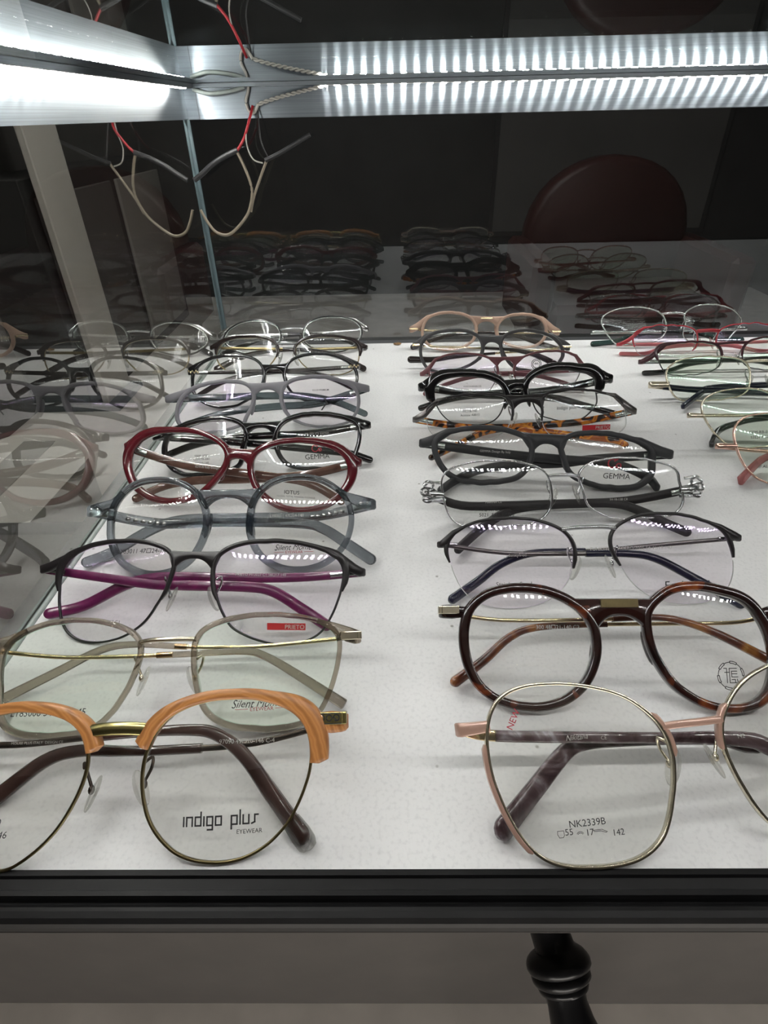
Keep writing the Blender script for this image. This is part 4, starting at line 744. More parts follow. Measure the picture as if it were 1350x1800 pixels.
'L1': {"p":[-84.09,74.35,0.86,1.67,50.79,0.04,0.001],"oR":[[9.2,22.9],[9.6,19.8],[10.4,16.7],[11.4,13.7],[12.9,10.9],[14.8,8.4],[17.0,6.2],[19.4,4.2],[22.1,2.8],[25.0,1.8],[27.9,1.2],[30.9,0.9],[33.8,0.8],[36.7,1.1],[39.5,1.7],[42.2,2.7],[44.7,4.0],[47.1,5.6],[49.2,7.5],[51.2,9.6],[52.9,11.9],[54.3,14.5],[55.6,17.1],[56.7,19.9],[57.7,22.9],[58.3,26.2],[58.4,29.5],[58.0,33.0],[56.9,36.3],[54.9,39.1],[52.1,41.3],[49.0,42.8],[45.8,43.8],[42.7,44.6],[39.7,45.0],[36.7,45.2],[33.8,45.1],[30.9,45.1],[27.9,44.8],[25.0,44.2],[22.0,43.4],[19.0,42.2],[16.1,40.6],[13.7,38.3],[11.9,35.6],[10.6,32.6],[9.5,29.5],[9.2,26.2]],"oL":[[9.3,23.2],[10.3,20.2],[11.6,17.4],[12.9,14.8],[14.5,12.3],[16.2,10.0],[18.1,8.0],[20.2,6.0],[22.5,4.3],[24.9,2.7],[27.5,1.3],[30.4,0.4],[33.4,1.0],[36.2,1.9],[38.8,3.0],[41.4,3.9],[43.9,5.0],[46.3,6.5],[48.5,8.2],[50.5,10.2],[52.3,12.4],[53.8,14.8],[55.2,17.4],[56.3,20.2],[57.4,23.2],[58.0,26.5],[58.1,29.9],[57.5,33.2],[56.2,36.4],[54.0,39.0],[51.1,40.9],[48.0,42.2],[44.5,42.4],[41.3,42.3],[38.5,42.3],[36.0,42.8],[33.4,43.2],[30.8,43.4],[28.0,43.3],[25.2,43.0],[22.2,42.7],[19.1,41.9],[15.8,40.8],[12.8,39.0],[10.5,36.5],[9.1,33.3],[8.4,30.0],[8.5,26.5]],"arms":{"L":[[-41.48,9.5,33.36],[-16.26,9.5,34.63],[1.83,9.5,35.78],[18.23,9.5,36.14],[27.44,9.5,34.65],[36.81,9.5,27.93],[46.12,9.5,16.09],[55.92,3.55,6.12]],"R":[[39.46,13.5,31.1],[11.75,13.5,29.88],[-3.96,13.5,30.02],[-17.84,13.5,30.45],[-28.54,13.5,27.69],[-41.58,13.24,18.07],[-48.43,8.87,12.71]]},"br":[39.4,36.7],"e":[68.4,41.0,33.9],"tx":[["F",33.2,10.44,0,5.51,"indigo plus","ink","square"],["F",41.03,8.4,0,1.21,"EYEWEAR","ink",""],["F",-35.07,13.11,0,1.98,"97090","ink","ital"],["F",-35.93,9.8,0,1.96,"49\u25a120-146","ink","ital"],["T",37.9,32.45,0,1.36,"97090 49\u25a120-146 C-4","white",""],["T",-28.9,33.83,0,0.84,"MOUSE PLUS ITALY  DESIGN CE","white",""]]},
'R1': {"p":[252.06,274.03,0.58,0.0,32.0,-0.0,0.001],"oL":[[9.0,19.8],[9.4,16.7],[10.2,13.7],[11.4,10.8],[12.9,8.2],[14.9,6.0],[17.2,4.0],[19.7,2.5],[22.4,1.5],[25.0,0.7],[27.7,0.2],[30.3,0.0],[32.9,0.1],[35.5,0.4],[38.0,0.9],[40.4,1.8],[42.7,2.9],[44.8,4.3],[46.7,6.0],[48.5,7.8],[50.1,9.9],[51.5,12.1],[52.7,14.5],[53.8,17.0],[54.8,19.8],[55.6,22.8],[56.5,26.1],[56.8,29.7],[56.0,33.1],[54.0,35.9],[50.9,37.8],[47.5,38.8],[44.2,39.2],[41.1,39.5],[38.2,39.5],[35.5,39.6],[32.9,39.2],[30.4,39.1],[27.9,38.8],[25.4,38.1],[22.8,37.4],[20.1,36.6],[17.4,35.3],[14.9,33.7],[12.6,31.6],[10.7,29.0],[9.6,26.0],[9.0,22.9]],"oR":[[9.0,19.8],[9.4,16.7],[10.2,13.7],[11.4,10.8],[12.9,8.2],[14.9,6.0],[17.2,4.0],[19.7,2.5],[22.4,1.5],[25.0,0.7],[27.7,0.2],[30.3,0.0],[32.9,0.1],[35.5,0.4],[38.0,0.9],[40.4,1.8],[42.7,2.9],[44.8,4.3],[46.7,6.0],[48.5,7.8],[50.1,9.9],[51.5,12.1],[52.7,14.5],[53.8,17.0],[54.8,19.8],[55.6,22.8],[56.5,26.1],[56.8,29.7],[56.0,33.1],[54.0,35.9],[50.9,37.8],[47.5,38.8],[44.2,39.2],[41.1,39.5],[38.2,39.5],[35.5,39.6],[32.9,39.2],[30.4,39.1],[27.9,38.8],[25.4,38.1],[22.8,37.4],[20.1,36.6],[17.4,35.3],[14.9,33.7],[12.6,31.6],[10.7,29.0],[9.6,26.0],[9.0,22.9]],"arms":{"L":[[-33.08,9.5,18.74],[-10.13,9.5,18.43],[9.39,8.93,7.26]],"R":[[-13.98,13.5,22.68],[-30.41,13.5,16.23],[-36.97,13.5,12.3],[-54.44,0.75,2.14]]},"br":None,"e":[64.9,24.4,19.6],"tx":[["F",-43.72,29.47,0,1.61,"GEM-RB-010","ink",""],["F",-43.66,26.57,0,1.61,"52\u25a117-140","ink",""],["F",-39.66,10.05,0,1.62,"IP ALLOY","ink",""]]},
'R2': {"p":[254.31,316.6,0.53,0.0,29.0,0.0,0.001],"oL":[[9.2,18.4],[9.0,15.1],[9.3,11.8],[10.2,8.5],[11.9,5.7],[14.3,3.3],[17.4,1.8],[20.7,1.1],[23.9,1.0],[26.6,0.6],[29.1,0.2],[31.6,0.2],[34.0,0.5],[36.3,0.6],[38.6,1.1],[40.8,1.8],[42.9,2.9],[44.8,4.2],[46.6,5.8],[48.2,7.4],[49.9,9.2],[51.5,11.1],[52.9,13.3],[54.6,15.7],[56.1,18.4],[57.7,21.5],[58.8,25.0],[58.6,28.6],[56.5,31.4],[53.4,33.3],[50.1,34.5],[46.9,35.3],[44.1,35.9],[41.3,36.1],[38.8,36.4],[36.3,36.4],[34.0,36.4],[31.6,36.4],[29.2,36.1],[26.7,35.8],[24.2,35.3],[21.6,34.5],[19.0,33.3],[16.4,31.8],[13.9,29.9],[12.1,27.4],[10.7,24.6],[9.7,21.6]],"oR":[[9.2,18.4],[9.0,15.1],[9.3,11.8],[10.2,8.5],[11.9,5.7],[14.3,3.3],[17.4,1.8],[20.7,1.1],[23.9,1.0],[26.6,0.6],[29.1,0.2],[31.6,0.2],[34.0,0.5],[36.3,0.6],[38.6,1.1],[40.8,1.8],[42.9,2.9],[44.8,4.2],[46.6,5.8],[48.2,7.4],[49.9,9.2],[51.5,11.1],[52.9,13.3],[54.6,15.7],[56.1,18.4],[57.7,21.5],[58.8,25.0],[58.6,28.6],[56.5,31.4],[53.4,33.3],[50.1,34.5],[46.9,35.3],[44.1,35.9],[41.3,36.1],[38.8,36.4],[36.3,36.4],[34.0,36.4],[31.6,36.4],[29.2,36.1],[26.7,35.8],[24.2,35.3],[21.6,34.5],[19.0,33.3],[16.4,31.8],[13.9,29.9],[12.1,27.4],[10.7,24.6],[9.7,21.6]],"arms":{"L":[[-34.72,9.5,20.74],[-12.98,9.5,19.7],[23.73,9.5,10.14]],"R":[[-10.32,13.5,18.8],[-32.09,13.5,15.46],[-42.14,13.5,11.21],[-52.53,1.96,2.77]]},"br":None,"e":[65.5,22.7,19.1],"tx":[]},
'R3': {"p":[268.19,386.89,0.49,0.0,27.0,0.0,0.001],"oL":[[9.0,15.9],[9.1,12.1],[9.4,8.2],[11.9,5.1],[16.1,3.3],[20.2,2.3],[24.1,2.1],[26.6,1.2],[29.2,0.8],[31.6,0.8],[33.9,1.1],[35.9,0.8],[37.9,0.3],[39.9,0.2],[42.0,0.3],[44.1,0.7],[46.7,0.5],[49.7,0.4],[53.0,0.7],[56.6,1.5],[59.5,3.4],[61.5,6.0],[63.2,9.1],[64.6,12.3],[65.9,15.9],[66.6,19.6],[65.9,23.4],[63.0,26.3],[59.4,28.3],[55.7,29.6],[52.2,30.2],[49.2,30.6],[46.6,31.1],[44.2,31.1],[41.9,31.1],[39.9,31.4],[37.9,31.4],[35.8,31.2],[33.9,30.8],[31.6,30.9],[29.2,30.9],[26.7,30.4],[23.6,30.1],[20.1,29.5],[16.1,28.4],[12.5,26.4],[10.4,23.2],[9.3,19.6]],"oR":[[9.0,15.9],[9.1,12.1],[9.4,8.2],[11.9,5.1],[16.1,3.3],[20.2,2.3],[24.1,2.1],[26.6,1.2],[29.2,0.8],[31.6,0.8],[33.9,1.1],[35.9,0.8],[37.9,0.3],[39.9,0.2],[42.0,0.3],[44.1,0.7],[46.7,0.5],[49.7,0.4],[53.0,0.7],[56.6,1.5],[59.5,3.4],[61.5,6.0],[63.2,9.1],[64.6,12.3],[65.9,15.9],[66.6,19.6],[65.9,23.4],[63.0,26.3],[59.4,28.3],[55.7,29.6],[52.2,30.2],[49.2,30.6],[46.6,31.1],[44.2,31.1],[41.9,31.1],[39.9,31.4],[37.9,31.4],[35.8,31.2],[33.9,30.8],[31.6,30.9],[29.2,30.9],[26.7,30.4],[23.6,30.1],[20.1,29.5],[16.1,28.4],[12.5,26.4],[10.4,23.2],[9.3,19.6]],"arms":{"L":[[-47.1,9.5,8.83],[-17.62,9.5,7.55],[9.8,6.23,4.86]],"R":[[13.98,13.5,11.53],[-28.18,13.5,10.07],[-39.36,7.88,5.7],[-61.22,-11.78,-4.31]]},"br":[28.5,26.9],"e":[76.9,15.6,9.0],"tx":[]},
'R4': {"p":[271.13,436.88,1.41,-0.97,23.51,1.61,0.00099],"oL":[[8.9,12.6],[9.0,9.4],[9.7,6.3],[12.5,4.1],[15.7,2.5],[19.1,1.8],[22.2,1.7],[24.1,0.9],[26.1,0.4],[28.0,0.2],[29.9,0.3],[31.6,0.7],[33.1,0.7],[34.8,0.2],[36.5,-0.0],[38.4,-0.0],[40.3,0.3],[42.2,0.8],[44.9,0.9],[47.8,1.4],[50.1,2.9],[51.9,4.9],[53.4,7.2],[54.6,9.8],[55.8,12.6],[56.9,15.8],[57.2,19.1],[55.0,21.7],[51.1,23.0],[47.8,23.9],[44.7,24.1],[42.3,24.6],[40.2,24.8],[38.1,24.6],[36.3,24.5],[34.8,24.9],[33.1,25.0],[31.5,25.0],[29.9,24.7],[28.4,24.2],[26.3,24.5],[24.0,24.5],[21.6,24.1],[19.1,23.4],[15.5,22.8],[12.4,21.2],[10.2,18.8],[9.2,15.8]],"oR":[[8.5,14.1],[8.6,10.9],[9.4,7.9],[12.2,5.6],[15.3,4.1],[18.7,3.4],[21.8,3.2],[23.7,2.5],[25.6,2.0],[27.5,1.8],[29.3,1.9],[31.0,2.2],[32.6,2.2],[34.2,1.8],[36.0,1.6],[37.8,1.5],[39.7,1.8],[41.6,2.4],[44.3,2.4],[47.2,2.9],[49.5,4.3],[51.3,6.3],[52.9,8.6],[54.1,11.2],[55.4,14.1],[56.4,17.2],[56.7,20.5],[54.6,23.2],[50.7,24.5],[47.4,25.4],[44.2,25.7],[41.9,26.2],[39.7,26.4],[37.6,26.2],[35.8,26.1],[34.2,26.5],[32.6,26.6],[31.0,26.5],[29.3,26.2],[27.7,25.8],[25.7,26.1],[23.4,26.1],[21.0,25.7],[18.4,25.0],[14.9,24.3],[11.8,22.7],[9.7,20.2],[8.8,17.2]],"arms":{},"br":[24.5,22.8],"e":[69.3,14.7,8.9],"tx":[]},
'R5': {"p":[271.18,480.56,0.44,0.84,21.58,0.06,0.00102],"oL":[[8.7,12.6],[8.8,9.1],[10.1,5.9],[12.7,3.3],[16.6,1.9],[20.5,1.3],[23.0,0.4],[25.3,-0.2],[27.7,-0.4],[29.8,-0.2],[31.9,0.3],[33.6,0.9],[35.2,0.2],[36.9,-0.3],[38.7,-0.6],[40.6,-0.6],[42.6,-0.3],[44.6,0.3],[46.9,0.8],[50.6,0.7],[54.6,1.4],[57.3,3.4],[59.1,6.2],[60.2,9.3],[61.2,12.6],[61.6,16.1],[60.8,19.4],[57.2,21.7],[53.3,23.0],[49.4,23.5],[46.7,24.1],[44.6,24.9],[42.5,25.3],[40.5,25.4],[38.5,25.2],[36.8,24.7],[35.2,24.4],[33.5,24.8],[31.8,25.0],[30.0,24.9],[28.2,24.6],[26.4,24.0],[23.6,24.2],[20.5,23.8],[17.3,22.9],[13.3,21.6],[10.3,19.2],[9.0,16.0]],"oR":[[8.4,12.5],[8.6,9.1],[9.9,5.8],[12.6,3.3],[16.5,2.0],[20.3,1.4],[22.8,0.5],[25.1,-0.1],[27.4,-0.3],[29.6,-0.1],[31.6,0.4],[33.3,1.0],[34.8,0.3],[36.5,-0.2],[38.3,-0.5],[40.2,-0.5],[42.2,-0.2],[44.2,0.4],[46.5,0.9],[50.1,0.8],[54.0,1.4],[56.8,3.4],[58.7,6.1],[59.9,9.2],[60.9,12.5],[61.3,16.0],[60.5,19.4],[57.1,21.8],[53.2,23.1],[49.3,23.7],[46.6,24.3],[44.4,25.0],[42.3,25.4],[40.2,25.5],[38.3,25.3],[36.4,24.8],[34.8,24.5],[33.2,24.9],[31.4,25.1],[29.6,25.1],[27.8,24.7],[25.9,24.2],[23.1,24.3],[20.0,23.9],[16.8,23.0],[12.8,21.7],[9.9,19.2],[8.6,16.0]],"arms":{},"br":[22.1,18.4],"e":[73.1,12.3,9.0],"tx":[]},
'R6': {"p":[252.72,506.01,0.57,2.36,21.9,-0.24,0.00104],"oL":[[7.2,16.6],[6.6,12.8],[8.4,9.4],[10.8,6.5],[13.8,4.2],[17.4,2.9],[20.6,2.0],[23.5,1.3],[26.3,1.2],[28.6,0.6],[30.9,0.4],[33.1,0.4],[35.2,0.8],[37.3,0.7],[39.5,0.6],[41.8,0.8],[44.1,1.2],[46.7,1.6],[49.3,2.5],[51.6,4.0],[53.6,6.0],[55.5,8.2],[57.3,10.7],[58.9,13.5],[61.0,16.6],[63.0,20.2],[63.5,24.2],[60.8,27.2],[57.1,29.2],[53.4,30.5],[50.0,31.4],[47.0,32.0],[44.2,32.1],[41.7,32.4],[39.5,32.7],[37.3,32.6],[35.2,32.3],[33.1,32.4],[30.9,32.5],[28.7,32.2],[26.5,31.6],[24.0,31.2],[21.3,30.5],[18.4,29.5],[15.1,28.2],[12.0,26.2],[9.3,23.5],[8.2,20.1]],"oR":[[10.6,16.3],[9.3,12.9],[9.7,9.5],[10.9,6.3],[13.5,3.9],[16.6,2.2],[19.8,1.1],[22.7,0.4],[25.5,0.0],[28.0,-0.4],[30.4,-0.8],[32.7,-0.8],[34.9,-0.4],[37.2,-0.5],[39.5,-0.6],[41.8,-0.3],[44.3,0.1],[46.9,0.7],[49.4,1.8],[51.5,3.6],[53.4,5.7],[55.1,8.0],[57.4,10.3],[59.7,13.0],[62.6,16.3],[63.4,20.0],[60.8,23.2],[57.9,25.8],[55.0,27.9],[51.9,29.3],[49.0,30.3],[46.4,31.2],[43.9,31.8],[41.5,32.1],[39.4,32.9],[37.2,33.1],[34.9,33.0],[32.8,33.0],[30.4,33.3],[27.9,33.3],[25.3,33.0],[22.3,32.8],[19.1,32.2],[15.9,30.9],[12.6,29.2],[9.6,26.8],[9.0,23.2],[11.4,19.4]],"arms":{},"br":[27.8,26.3],"e":[70.7,14.4,10.9],"tx":[]},
}

# stroke drawings: unit-grid polylines
SQ = {
 'i': ([[(0, 0), (0, 1)]], 0.0, 1), 'n': ([[(0, 0), (0, 1), (.7, 1), (.7, 0)]], .7, 1), 'd': ([[(.7, 1.55), (.7, 0), (0, 0), (0, 1), (.7, 1)]], .7, 1),
 'g': ([[(.7, 0), (0, 0), (0, 1), (.7, 1), (.7, -.5), (.1, -.5)]], .7, 1), 'o': ([[(0, 0), (0, 1), (.7, 1), (.7, 0), (0, 0)]], .7, 1),
 'p': ([[(0, -.5), (0, 1), (.7, 1), (.7, 0), (0, 0)]], .7, 1), 'l': ([[(0, 0), (0, 1.6)]], 0.0, 1), 'u': ([[(0, 1), (0, 0), (.7, 0), (.7, 1)]], .7, 1),
 's': ([[(.75, 1), (.35, 1), (.35, .15), (0, .0)]], .75, 1), ' ': ([], .5, 1)}

def strokes_to_mesh(polys, w):
    vs, fs = [], []
    for pl in polys:
        for (x0, y0), (x1, y1) in zip(pl[:-1], pl[1:]):
            L = math.hypot(x1 - x0, y1 - y0) or 1e-6
            dx, dy = (x1 - x0) / L * w / 2, (y1 - y0) / L * w / 2
            n = len(vs)
            vs += [(x0 - dx - dy, y0 - dy + dx), (x0 - dx + dy, y0 - dy - dx), (x1 + dx + dy, y1 + dy - dx), (x1 + dx - dy, y1 + dy + dx)]
            fs.append((n, n + 1, n + 2, n + 3))
    return vs, fs

def arc(cx, cy, r, a0, a1, n=16, ry=None):
    return [(cx + r * math.cos(math.radians(a0 + (a1 - a0) * k / n)), cy + (ry or r) * math.sin(math.radians(a0 + (a1 - a0) * k / n))) for k in range(n + 1)]

def font_mesh(text, size, shear=0.0, bold=0.0):
    cu = bpy.data.curves.new('lettering', 'FONT')
    cu.body = text
    cu.size = size
    cu.shear = shear
    cu.offset = bold
    cu.align_x = 'CENTER'
    cu.resolution_u = 3
    ob = bpy.data.objects.new('lettering', cu)
    COL.objects.link(ob)
    me = ob.to_mesh()
    vs = [(v.co.x, v.co.y) for v in me.vertices]
    fs = [tuple(p.vertices) for p in me.polygons]
    ob.to_mesh_clear()
    bpy.data.objects.remove(ob)
    bpy.data.curves.remove(cu)
    return vs, fs

def make_glasses(key, S, label, group):
    D = DATA[key]
    gx, gy, gz, yaw, al, ga, c2 = D['p']
    yaw, al, ga = map(math.radians, (yaw, al, ga))
    X = Vector((math.cos(yaw), math.sin(yaw), 0))
    B = Vector((-math.sin(yaw), math.cos(yaw), 0))
    u = Vector((0, 0, math.cos(al))) + B * math.sin(al)
    b = B * math.cos(al) - Vector((0, 0, math.sin(al)))
    X, u = X * math.cos(ga) + u * math.sin(ga), u * math.cos(ga) - X * math.sin(ga)
    root = bpy.data.objects.new('eyeglasses', None)
    root.empty_display_size = 0.01
    COL.objects.link(root)
    root.matrix_world = Matrix(((X.x, b.x, u.x, gx * MM), (X.y, b.y, u.y, gy * MM), (X.z, b.z, u.z, gz * MM), (0, 0, 0, 1)))
    tag(root, label, 'eyeglasses', group)

    def bend(v):
        return (v[0], v[1] + c2 * v[0] * v[0], v[2])
    def wz(x, y, z):
        return gz + X.z * x + b.z * y + u.z * z
    # smoothed outline of each lens, as if it were the right one (x > 0)
    G = {}
    for sd_, key_ in ((-1, 'oL'), (1, 'oR')):
        o = D[key_]
        n = len(o)
        cx = (max(p[0] for p in o) + min(p[0] for p in o)) / 2
        cz = (max(p[1] for p in o) + min(p[1] for p in o)) / 2
        th_ = [math.atan2(p[1] - cz, p[0] - cx) for p in o]
        rr = [math.hypot(p[0] - cx, p[1] - cz) for p in o]
        rs = [(rr[i - 1] + 5 * rr[i] + rr[(i + 1) % n]) / 7 for i in range(n)]
        o = [(cx + rs[i] * math.cos(th_[i]), cz + rs[i] * math.sin(th_[i])) for i in range(n)]
        O = catmull(o, 3, True)
        N = len(O)
        nor = []
        for i in range(N):
            a_, b2 = O[i - 2], O[(i + 2) % N]
            t = Vector((b2[0] - a_[0], b2[1] - a_[1])).normalized()
            nor.append((t.y, -t.x))           # outward for counter-clockwise outline
        ang = [math.degrees(math.atan2(O[i][1] - cz, O[i][0] - cx)) % 360 for i in range(N)]
        G[sd_] = (O, nor, ang, cx, cz)
    def use(sd_):
        nonlocal O, nor, ang, cx, cz
        O, nor, ang, cx, cz = G[sd_]

    # let the lower rims touch the paper, never sink into it
    low = 9.0
    for sd_ in (-1, 1):
        use(sd_)
        for i in range(0, N, 2):
            wv = S['w'][1] if S['kind'] == 'full' else S.get('wire', 0.4)
            x_, z_ = O[i][0] + nor[i][0] * wv, O[i][1] + nor[i][1] * wv
            dd = S['d'] * .5 if S['kind'] == 'full' else .6
            low = min(low, gz + X.z * sd_ * x_ + b.z * (c2 * x_ * x_ + dd) + u.z * z_)
    gz += 0.12 - low
    root.location.z = gz * MM
    def lift(x, y, z, minz):
        """keep a point that hangs behind the front above the paper"""
        if wz(x, y, z) < minz and abs(b.z) > 1e-3:
            y = (minz - gz - X.z * x - u.z * z) / b.z
        return y


    def width(i, w):
        nx, nz = nor[i]
        return (w[0] * max(nz, 0) ** 2 + w[1] * max(-nz, 0) ** 2 + w[2] * max(-nx, 0) ** 2 + w[3] * max(nx, 0) ** 2)

    def flare(i):
        f = S.get('flare')
        if not f: return 0.0
        d_ = (ang[i] - f[0] + 180) % 360 - 180
        return f[1] * math.exp(-(d_ / f[2]) ** 2)

    def rim(side, w, d, mat, rng=None, name='rim', off=0.0, taper=3, lb=0.0, fl=True):
        if rng is None:
            idx = list(range(N))
        else:
            a0, a1 = rng
            idx = [i for i in range(N) if ((ang[i] - a0) % 360) <= ((a1 - a0) % 360)]
            idx.sort(key=lambda i: (ang[i] - a0) % 360)
        rings = []
        L = len(idx)
        for q, i in enumerate(idx):
            ww = width(i, w) + (flare(i) if fl else 0)
            dd = d
            if rng is not None:
                e = min(q, L - 1 - q)
                if e < taper:
                    ww *= 0.55 + 0.45 * e / taper
                    dd *= 0.75 + 0.25 * e / taper
            x0, z0 = O[i]
            nx, nz = nor[i]
            kb = min(ww, dd) * 0.17
            pr = [(kb, -dd / 2), (ww - kb, -dd / 2), (ww, -dd / 2 + kb), (ww, dd / 2 - kb), (ww - kb, dd / 2), (kb * .4, dd / 2), (0, dd / 2 - kb * .4), (0, -dd / 2 + kb)]
            rings.append([Vector(bend((side * (x0 + nx * (off + a_)), lb + y_, z0 + nz * (off + a_)))) for a_, y_ in pr])
        m = MB()
        m.loft(rings, closed=rng is None)
        return m.build(name, mat, root)

    def sweep(path, hs, ths, n8=True, taper_end=True):
        """path in local (x, y, z); hs = size in the x-z plane across the path, ths = thickness"""
        P = [Vector(p) for p in path]
        rings = []
        for i, p in enumerate(P):
            a_ = P[max(i - 1, 0)]
            c_ = P[min(i + 1, len(P) - 1)]
            t = (c_ - a_).normalized()
            upv = Vector((0, 0, 1)) - t * t.z
            if upv.length < 0.3:
                upv = Vector((1, 0, 0)) - t * t.x
            upv.normalize()
            s_ = t.cross(upv)
            h_, w_ = hs[i] / 2, ths[i] / 2
            k = min(h_, w_) * 0.45
            pr = [(-h_ + k, -w_), (h_ - k, -w_), (h_, -w_ + k), (h_, w_ - k), (h_ - k, w_), (-h_ + k, w_), (-h_, w_ - k), (-h_, -w_ + k)]
            rings.append([p + upv * a1 + s_ * a2 for a1, a2 in pr])
        return rings

    def recentre(ob, x_, z_):
        # move the origin to the lens centre so the wood grain runs round it
        ob.data.transform(Matrix.Translation((-x_ * MM, 0, -z_ * MM)))
        ob.location = (x_ * MM, 0, z_ * MM)
    tmax = max(p[1] for p in O)
    xo = max(p[0] for p in O)
    # ---- rims
    for side in (-1, 1):
        use(side)
        if S['kind'] == 'full':
            r_o = rim(side, S['w'], S['d'], S['rim'])
            if S.get('inner'):
                q = rim(side, (0.6,) * 4, S['d'] + 0.25, S['inner'], name='rim_lining', off=-0.4, fl=False)
                q.parent = r_o
        elif S['kind'] == 'half':
            rim(side, S['w'], S['d'], S['rim'], rng=S['rng'])
            rim(side, (0.35,) * 4, 0.5, S.get('cord', 'nylon'), rng=(S['rng'][1], S['rng'][0] + 360), name='nylon_cord', off=-0.1, taper=1, fl=False)
        elif S['kind'] == 'brow':
            rim(side, (S['wire'],) * 4, S['wire'] * 1.5, S['wmat'], name='rim', fl=False)
            bb_ = rim(side, S['w'], S['d'], S['rim'], rng=S['rng'], name='brow_bar', off=0.2, taper=S.get('tap', 3))
            if S['rim'] == 'wood':
                recentre(bb_, side * cx, cz)
        for a0_, a1_, mt_ in S.get('accent', ()):
            rim(side, (1.3,) * 4, 2.4, mt_, rng=(a0_, a1_), name='enamel_trim', off=0.7, taper=1)
        # ---- lens
        H = S.get('sag', 1.5)
        rings_f, vs, fs = [], [], []
        K = 7
        for face in (0, 1):
            base = len(vs)
            vs.append((side * cx, -H if face == 0 else -H * 0.9 + 1.5, cz))
            for k in range(1, K + 1):
                q = k / K
                for i in range(N):
                    x_ = cx + (O[i][0] - cx) * q * 0.995
                    z_ = cz + (O[i][1] - cz) * q * 0.995
                    y_ = -(1 - q * q) * H if face == 0 else -(1 - q * q) * H * 0.9 + 1.5
                    vs.append((side * x_, y_, z_))
            for i in range(N):
                j = (i + 1) % N
                tri = (base, base + 1 + i, base + 1 + j)
                fs.append(tri)
                for k in range(K - 1):
                    r0 = base + 1 + k * N
                    r1 = r0 + N
                    fs.append((r0 + i, r1 + i, r1 + j, r0 + j))
        b0 = 1 + (K - 1) * N
        b1 = 1 + K * N + 1 + (K - 1) * N
        for i in range(N):
            j = (i + 1) % N
            fs.append((b0 + i, b1 + i, b1 + j, b0 + j))
        me_ = mesh_obj('lens', [bend(v) for v in vs], fs, S.get('lens', 'lens_clear'), root)
        import bmesh
        bm = bmesh.new(); bm.from_mesh(me_.data)
        bmesh.ops.recalc_face_normals(bm, faces=bm.faces)
        bm.to_mesh(me_.data); bm.free()
        if side == -1: lensL = me_
        else: lensR = me_

    def lens_y(x, z):
        s_ = 1 if x > 0 else -1
        use(s_)
        dx, dz = abs(x) - cx, z - cz
        a_ = math.degrees(math.atan2(dz, dx)) % 360
        i = min(range(N), key=lambda k: abs((ang[k] - a_ + 180) % 360 - 180))
        R = math.hypot(O[i][0] - cx, O[i][1] - cz)
        q = min(1.0, math.hypot(dx, dz) / R)
        return -(1 - q * q) * S.get('sag', 1.5) + c2 * x * x

    # ---- bridge
    def at_angle(a_):
        return min(range(N), key=lambda k: abs((ang[k] - a_ + 180) % 360 - 180))
    bt, bb = D['br'] if D['br'] else (S['br'][0], S['br'][1])
    bd = S['bridge']
    wmax = S['w'][2] if S['kind'] != 'metal' else 1
    if bd[0] == 'solid':
        J = {}
        for sd_ in (-1, 1):
            use(sd_)
            def outer(i, f=1.0):
                wv = (width(i, S['w']) + flare(i)) * f
                return (O[i][0] + nor[i][0] * wv, O[i][1] + nor[i][1] * wv)
            cand = [i for i in range(N) if 92 < ang[i] < 200]
            it = min(cand, key=lambda i: abs(outer(i)[1] - (bt + S.get('bup', 0.9))))
            ib = min([i for i in range(N) if 130 < ang[i] < 235], key=lambda i: abs(outer(i)[1] - (bb - S.get('bdn', 5.0))))
            J[sd_] = (outer(it, .75), outer(ib, .6))
        rings = []
        d_ = S['d'] * 0.94
        for k in range(-10, 11):
            t = k / 10
            jt, jb = J[-1 if t < 0 else 1]
            zt_ = bt + (jt[1] - bt) * abs(t) ** 2.5
            zb_ = bb + (jb[1] - bb) * abs(t) ** 2.6
            xt_, xb_ = t * jt[0], t * jb[0]
            kb = min(d_ * .25, max(0.1, (zt_ - zb_) * .25))
            def L_(f):
                return (xt_ + (xb_ - xt_) * f, zt_ + (zb_ - zt_) * f)
            hgt = max(0.4, math.hypot(xt_ - xb_, zt_ - zb_))
            f1 = min(.3, kb / hgt)
            pts = [(0, -d_ / 2 + kb), (f1, -d_ / 2), (1 - f1, -d_ / 2), (1, -d_ / 2 + kb), (1, d_ / 2 - kb), (1 - f1, d_ / 2), (f1, d_ / 2), (0, d_ / 2 - kb)]
            rings.append([Vector(bend((L_(f)[0], y_, L_(f)[1]))) for f, y_ in pts])
        m = MB(); m.loft(rings)
        bro = m.build('bridge', bd[1], root)
    else:
        r_ = bd[2]
        J = {}
        for sd_ in (-1, 1):
            use(sd_)
            ia = min([i for i in range(N) if 92 < ang[i] < 200], key=lambda i: abs(O[i][1] - ((bt + bb) / 2 - S.get('bdn', 1.2))))
            J[sd_] = (O[ia][0] + nor[ia][0] * 0.8, O[ia][1] + nor[ia][1] * 0.8)
        mid = (bt + bb) / 2
        path = []
        for k in range(-8, 9):
            t = k / 8
            sh = bd[4] if len(bd) > 4 else 2.0
            je = J[-1 if t < 0 else 1]
            path.append(Vector(bend((t * je[0], -0.3 - 1.2 * (1 - t * t), mid + (je[1] - mid) * abs(t) ** sh))))
        m = MB()
        if bd[0] == 'tube':
            m.tube(path, r_, 8)
        else:
            m.loft(sweep(path, [r_ * 2] * len(path), [r_ * 1.3] * len(path)))
        bro = m.build('bridge', bd[1], root)
    # ---- endpieces
    WIREY = ('pale_gold', 'silver', 'pale_silver', 'rose_gold', 'gold')
    xe, et, eb = D['e']
    xe = max(xe, xo + 2.5)
    ez = (et + eb) / 2
    eh = max(1.6, min(abs(et - eb), S.get('ehmax', 9)))
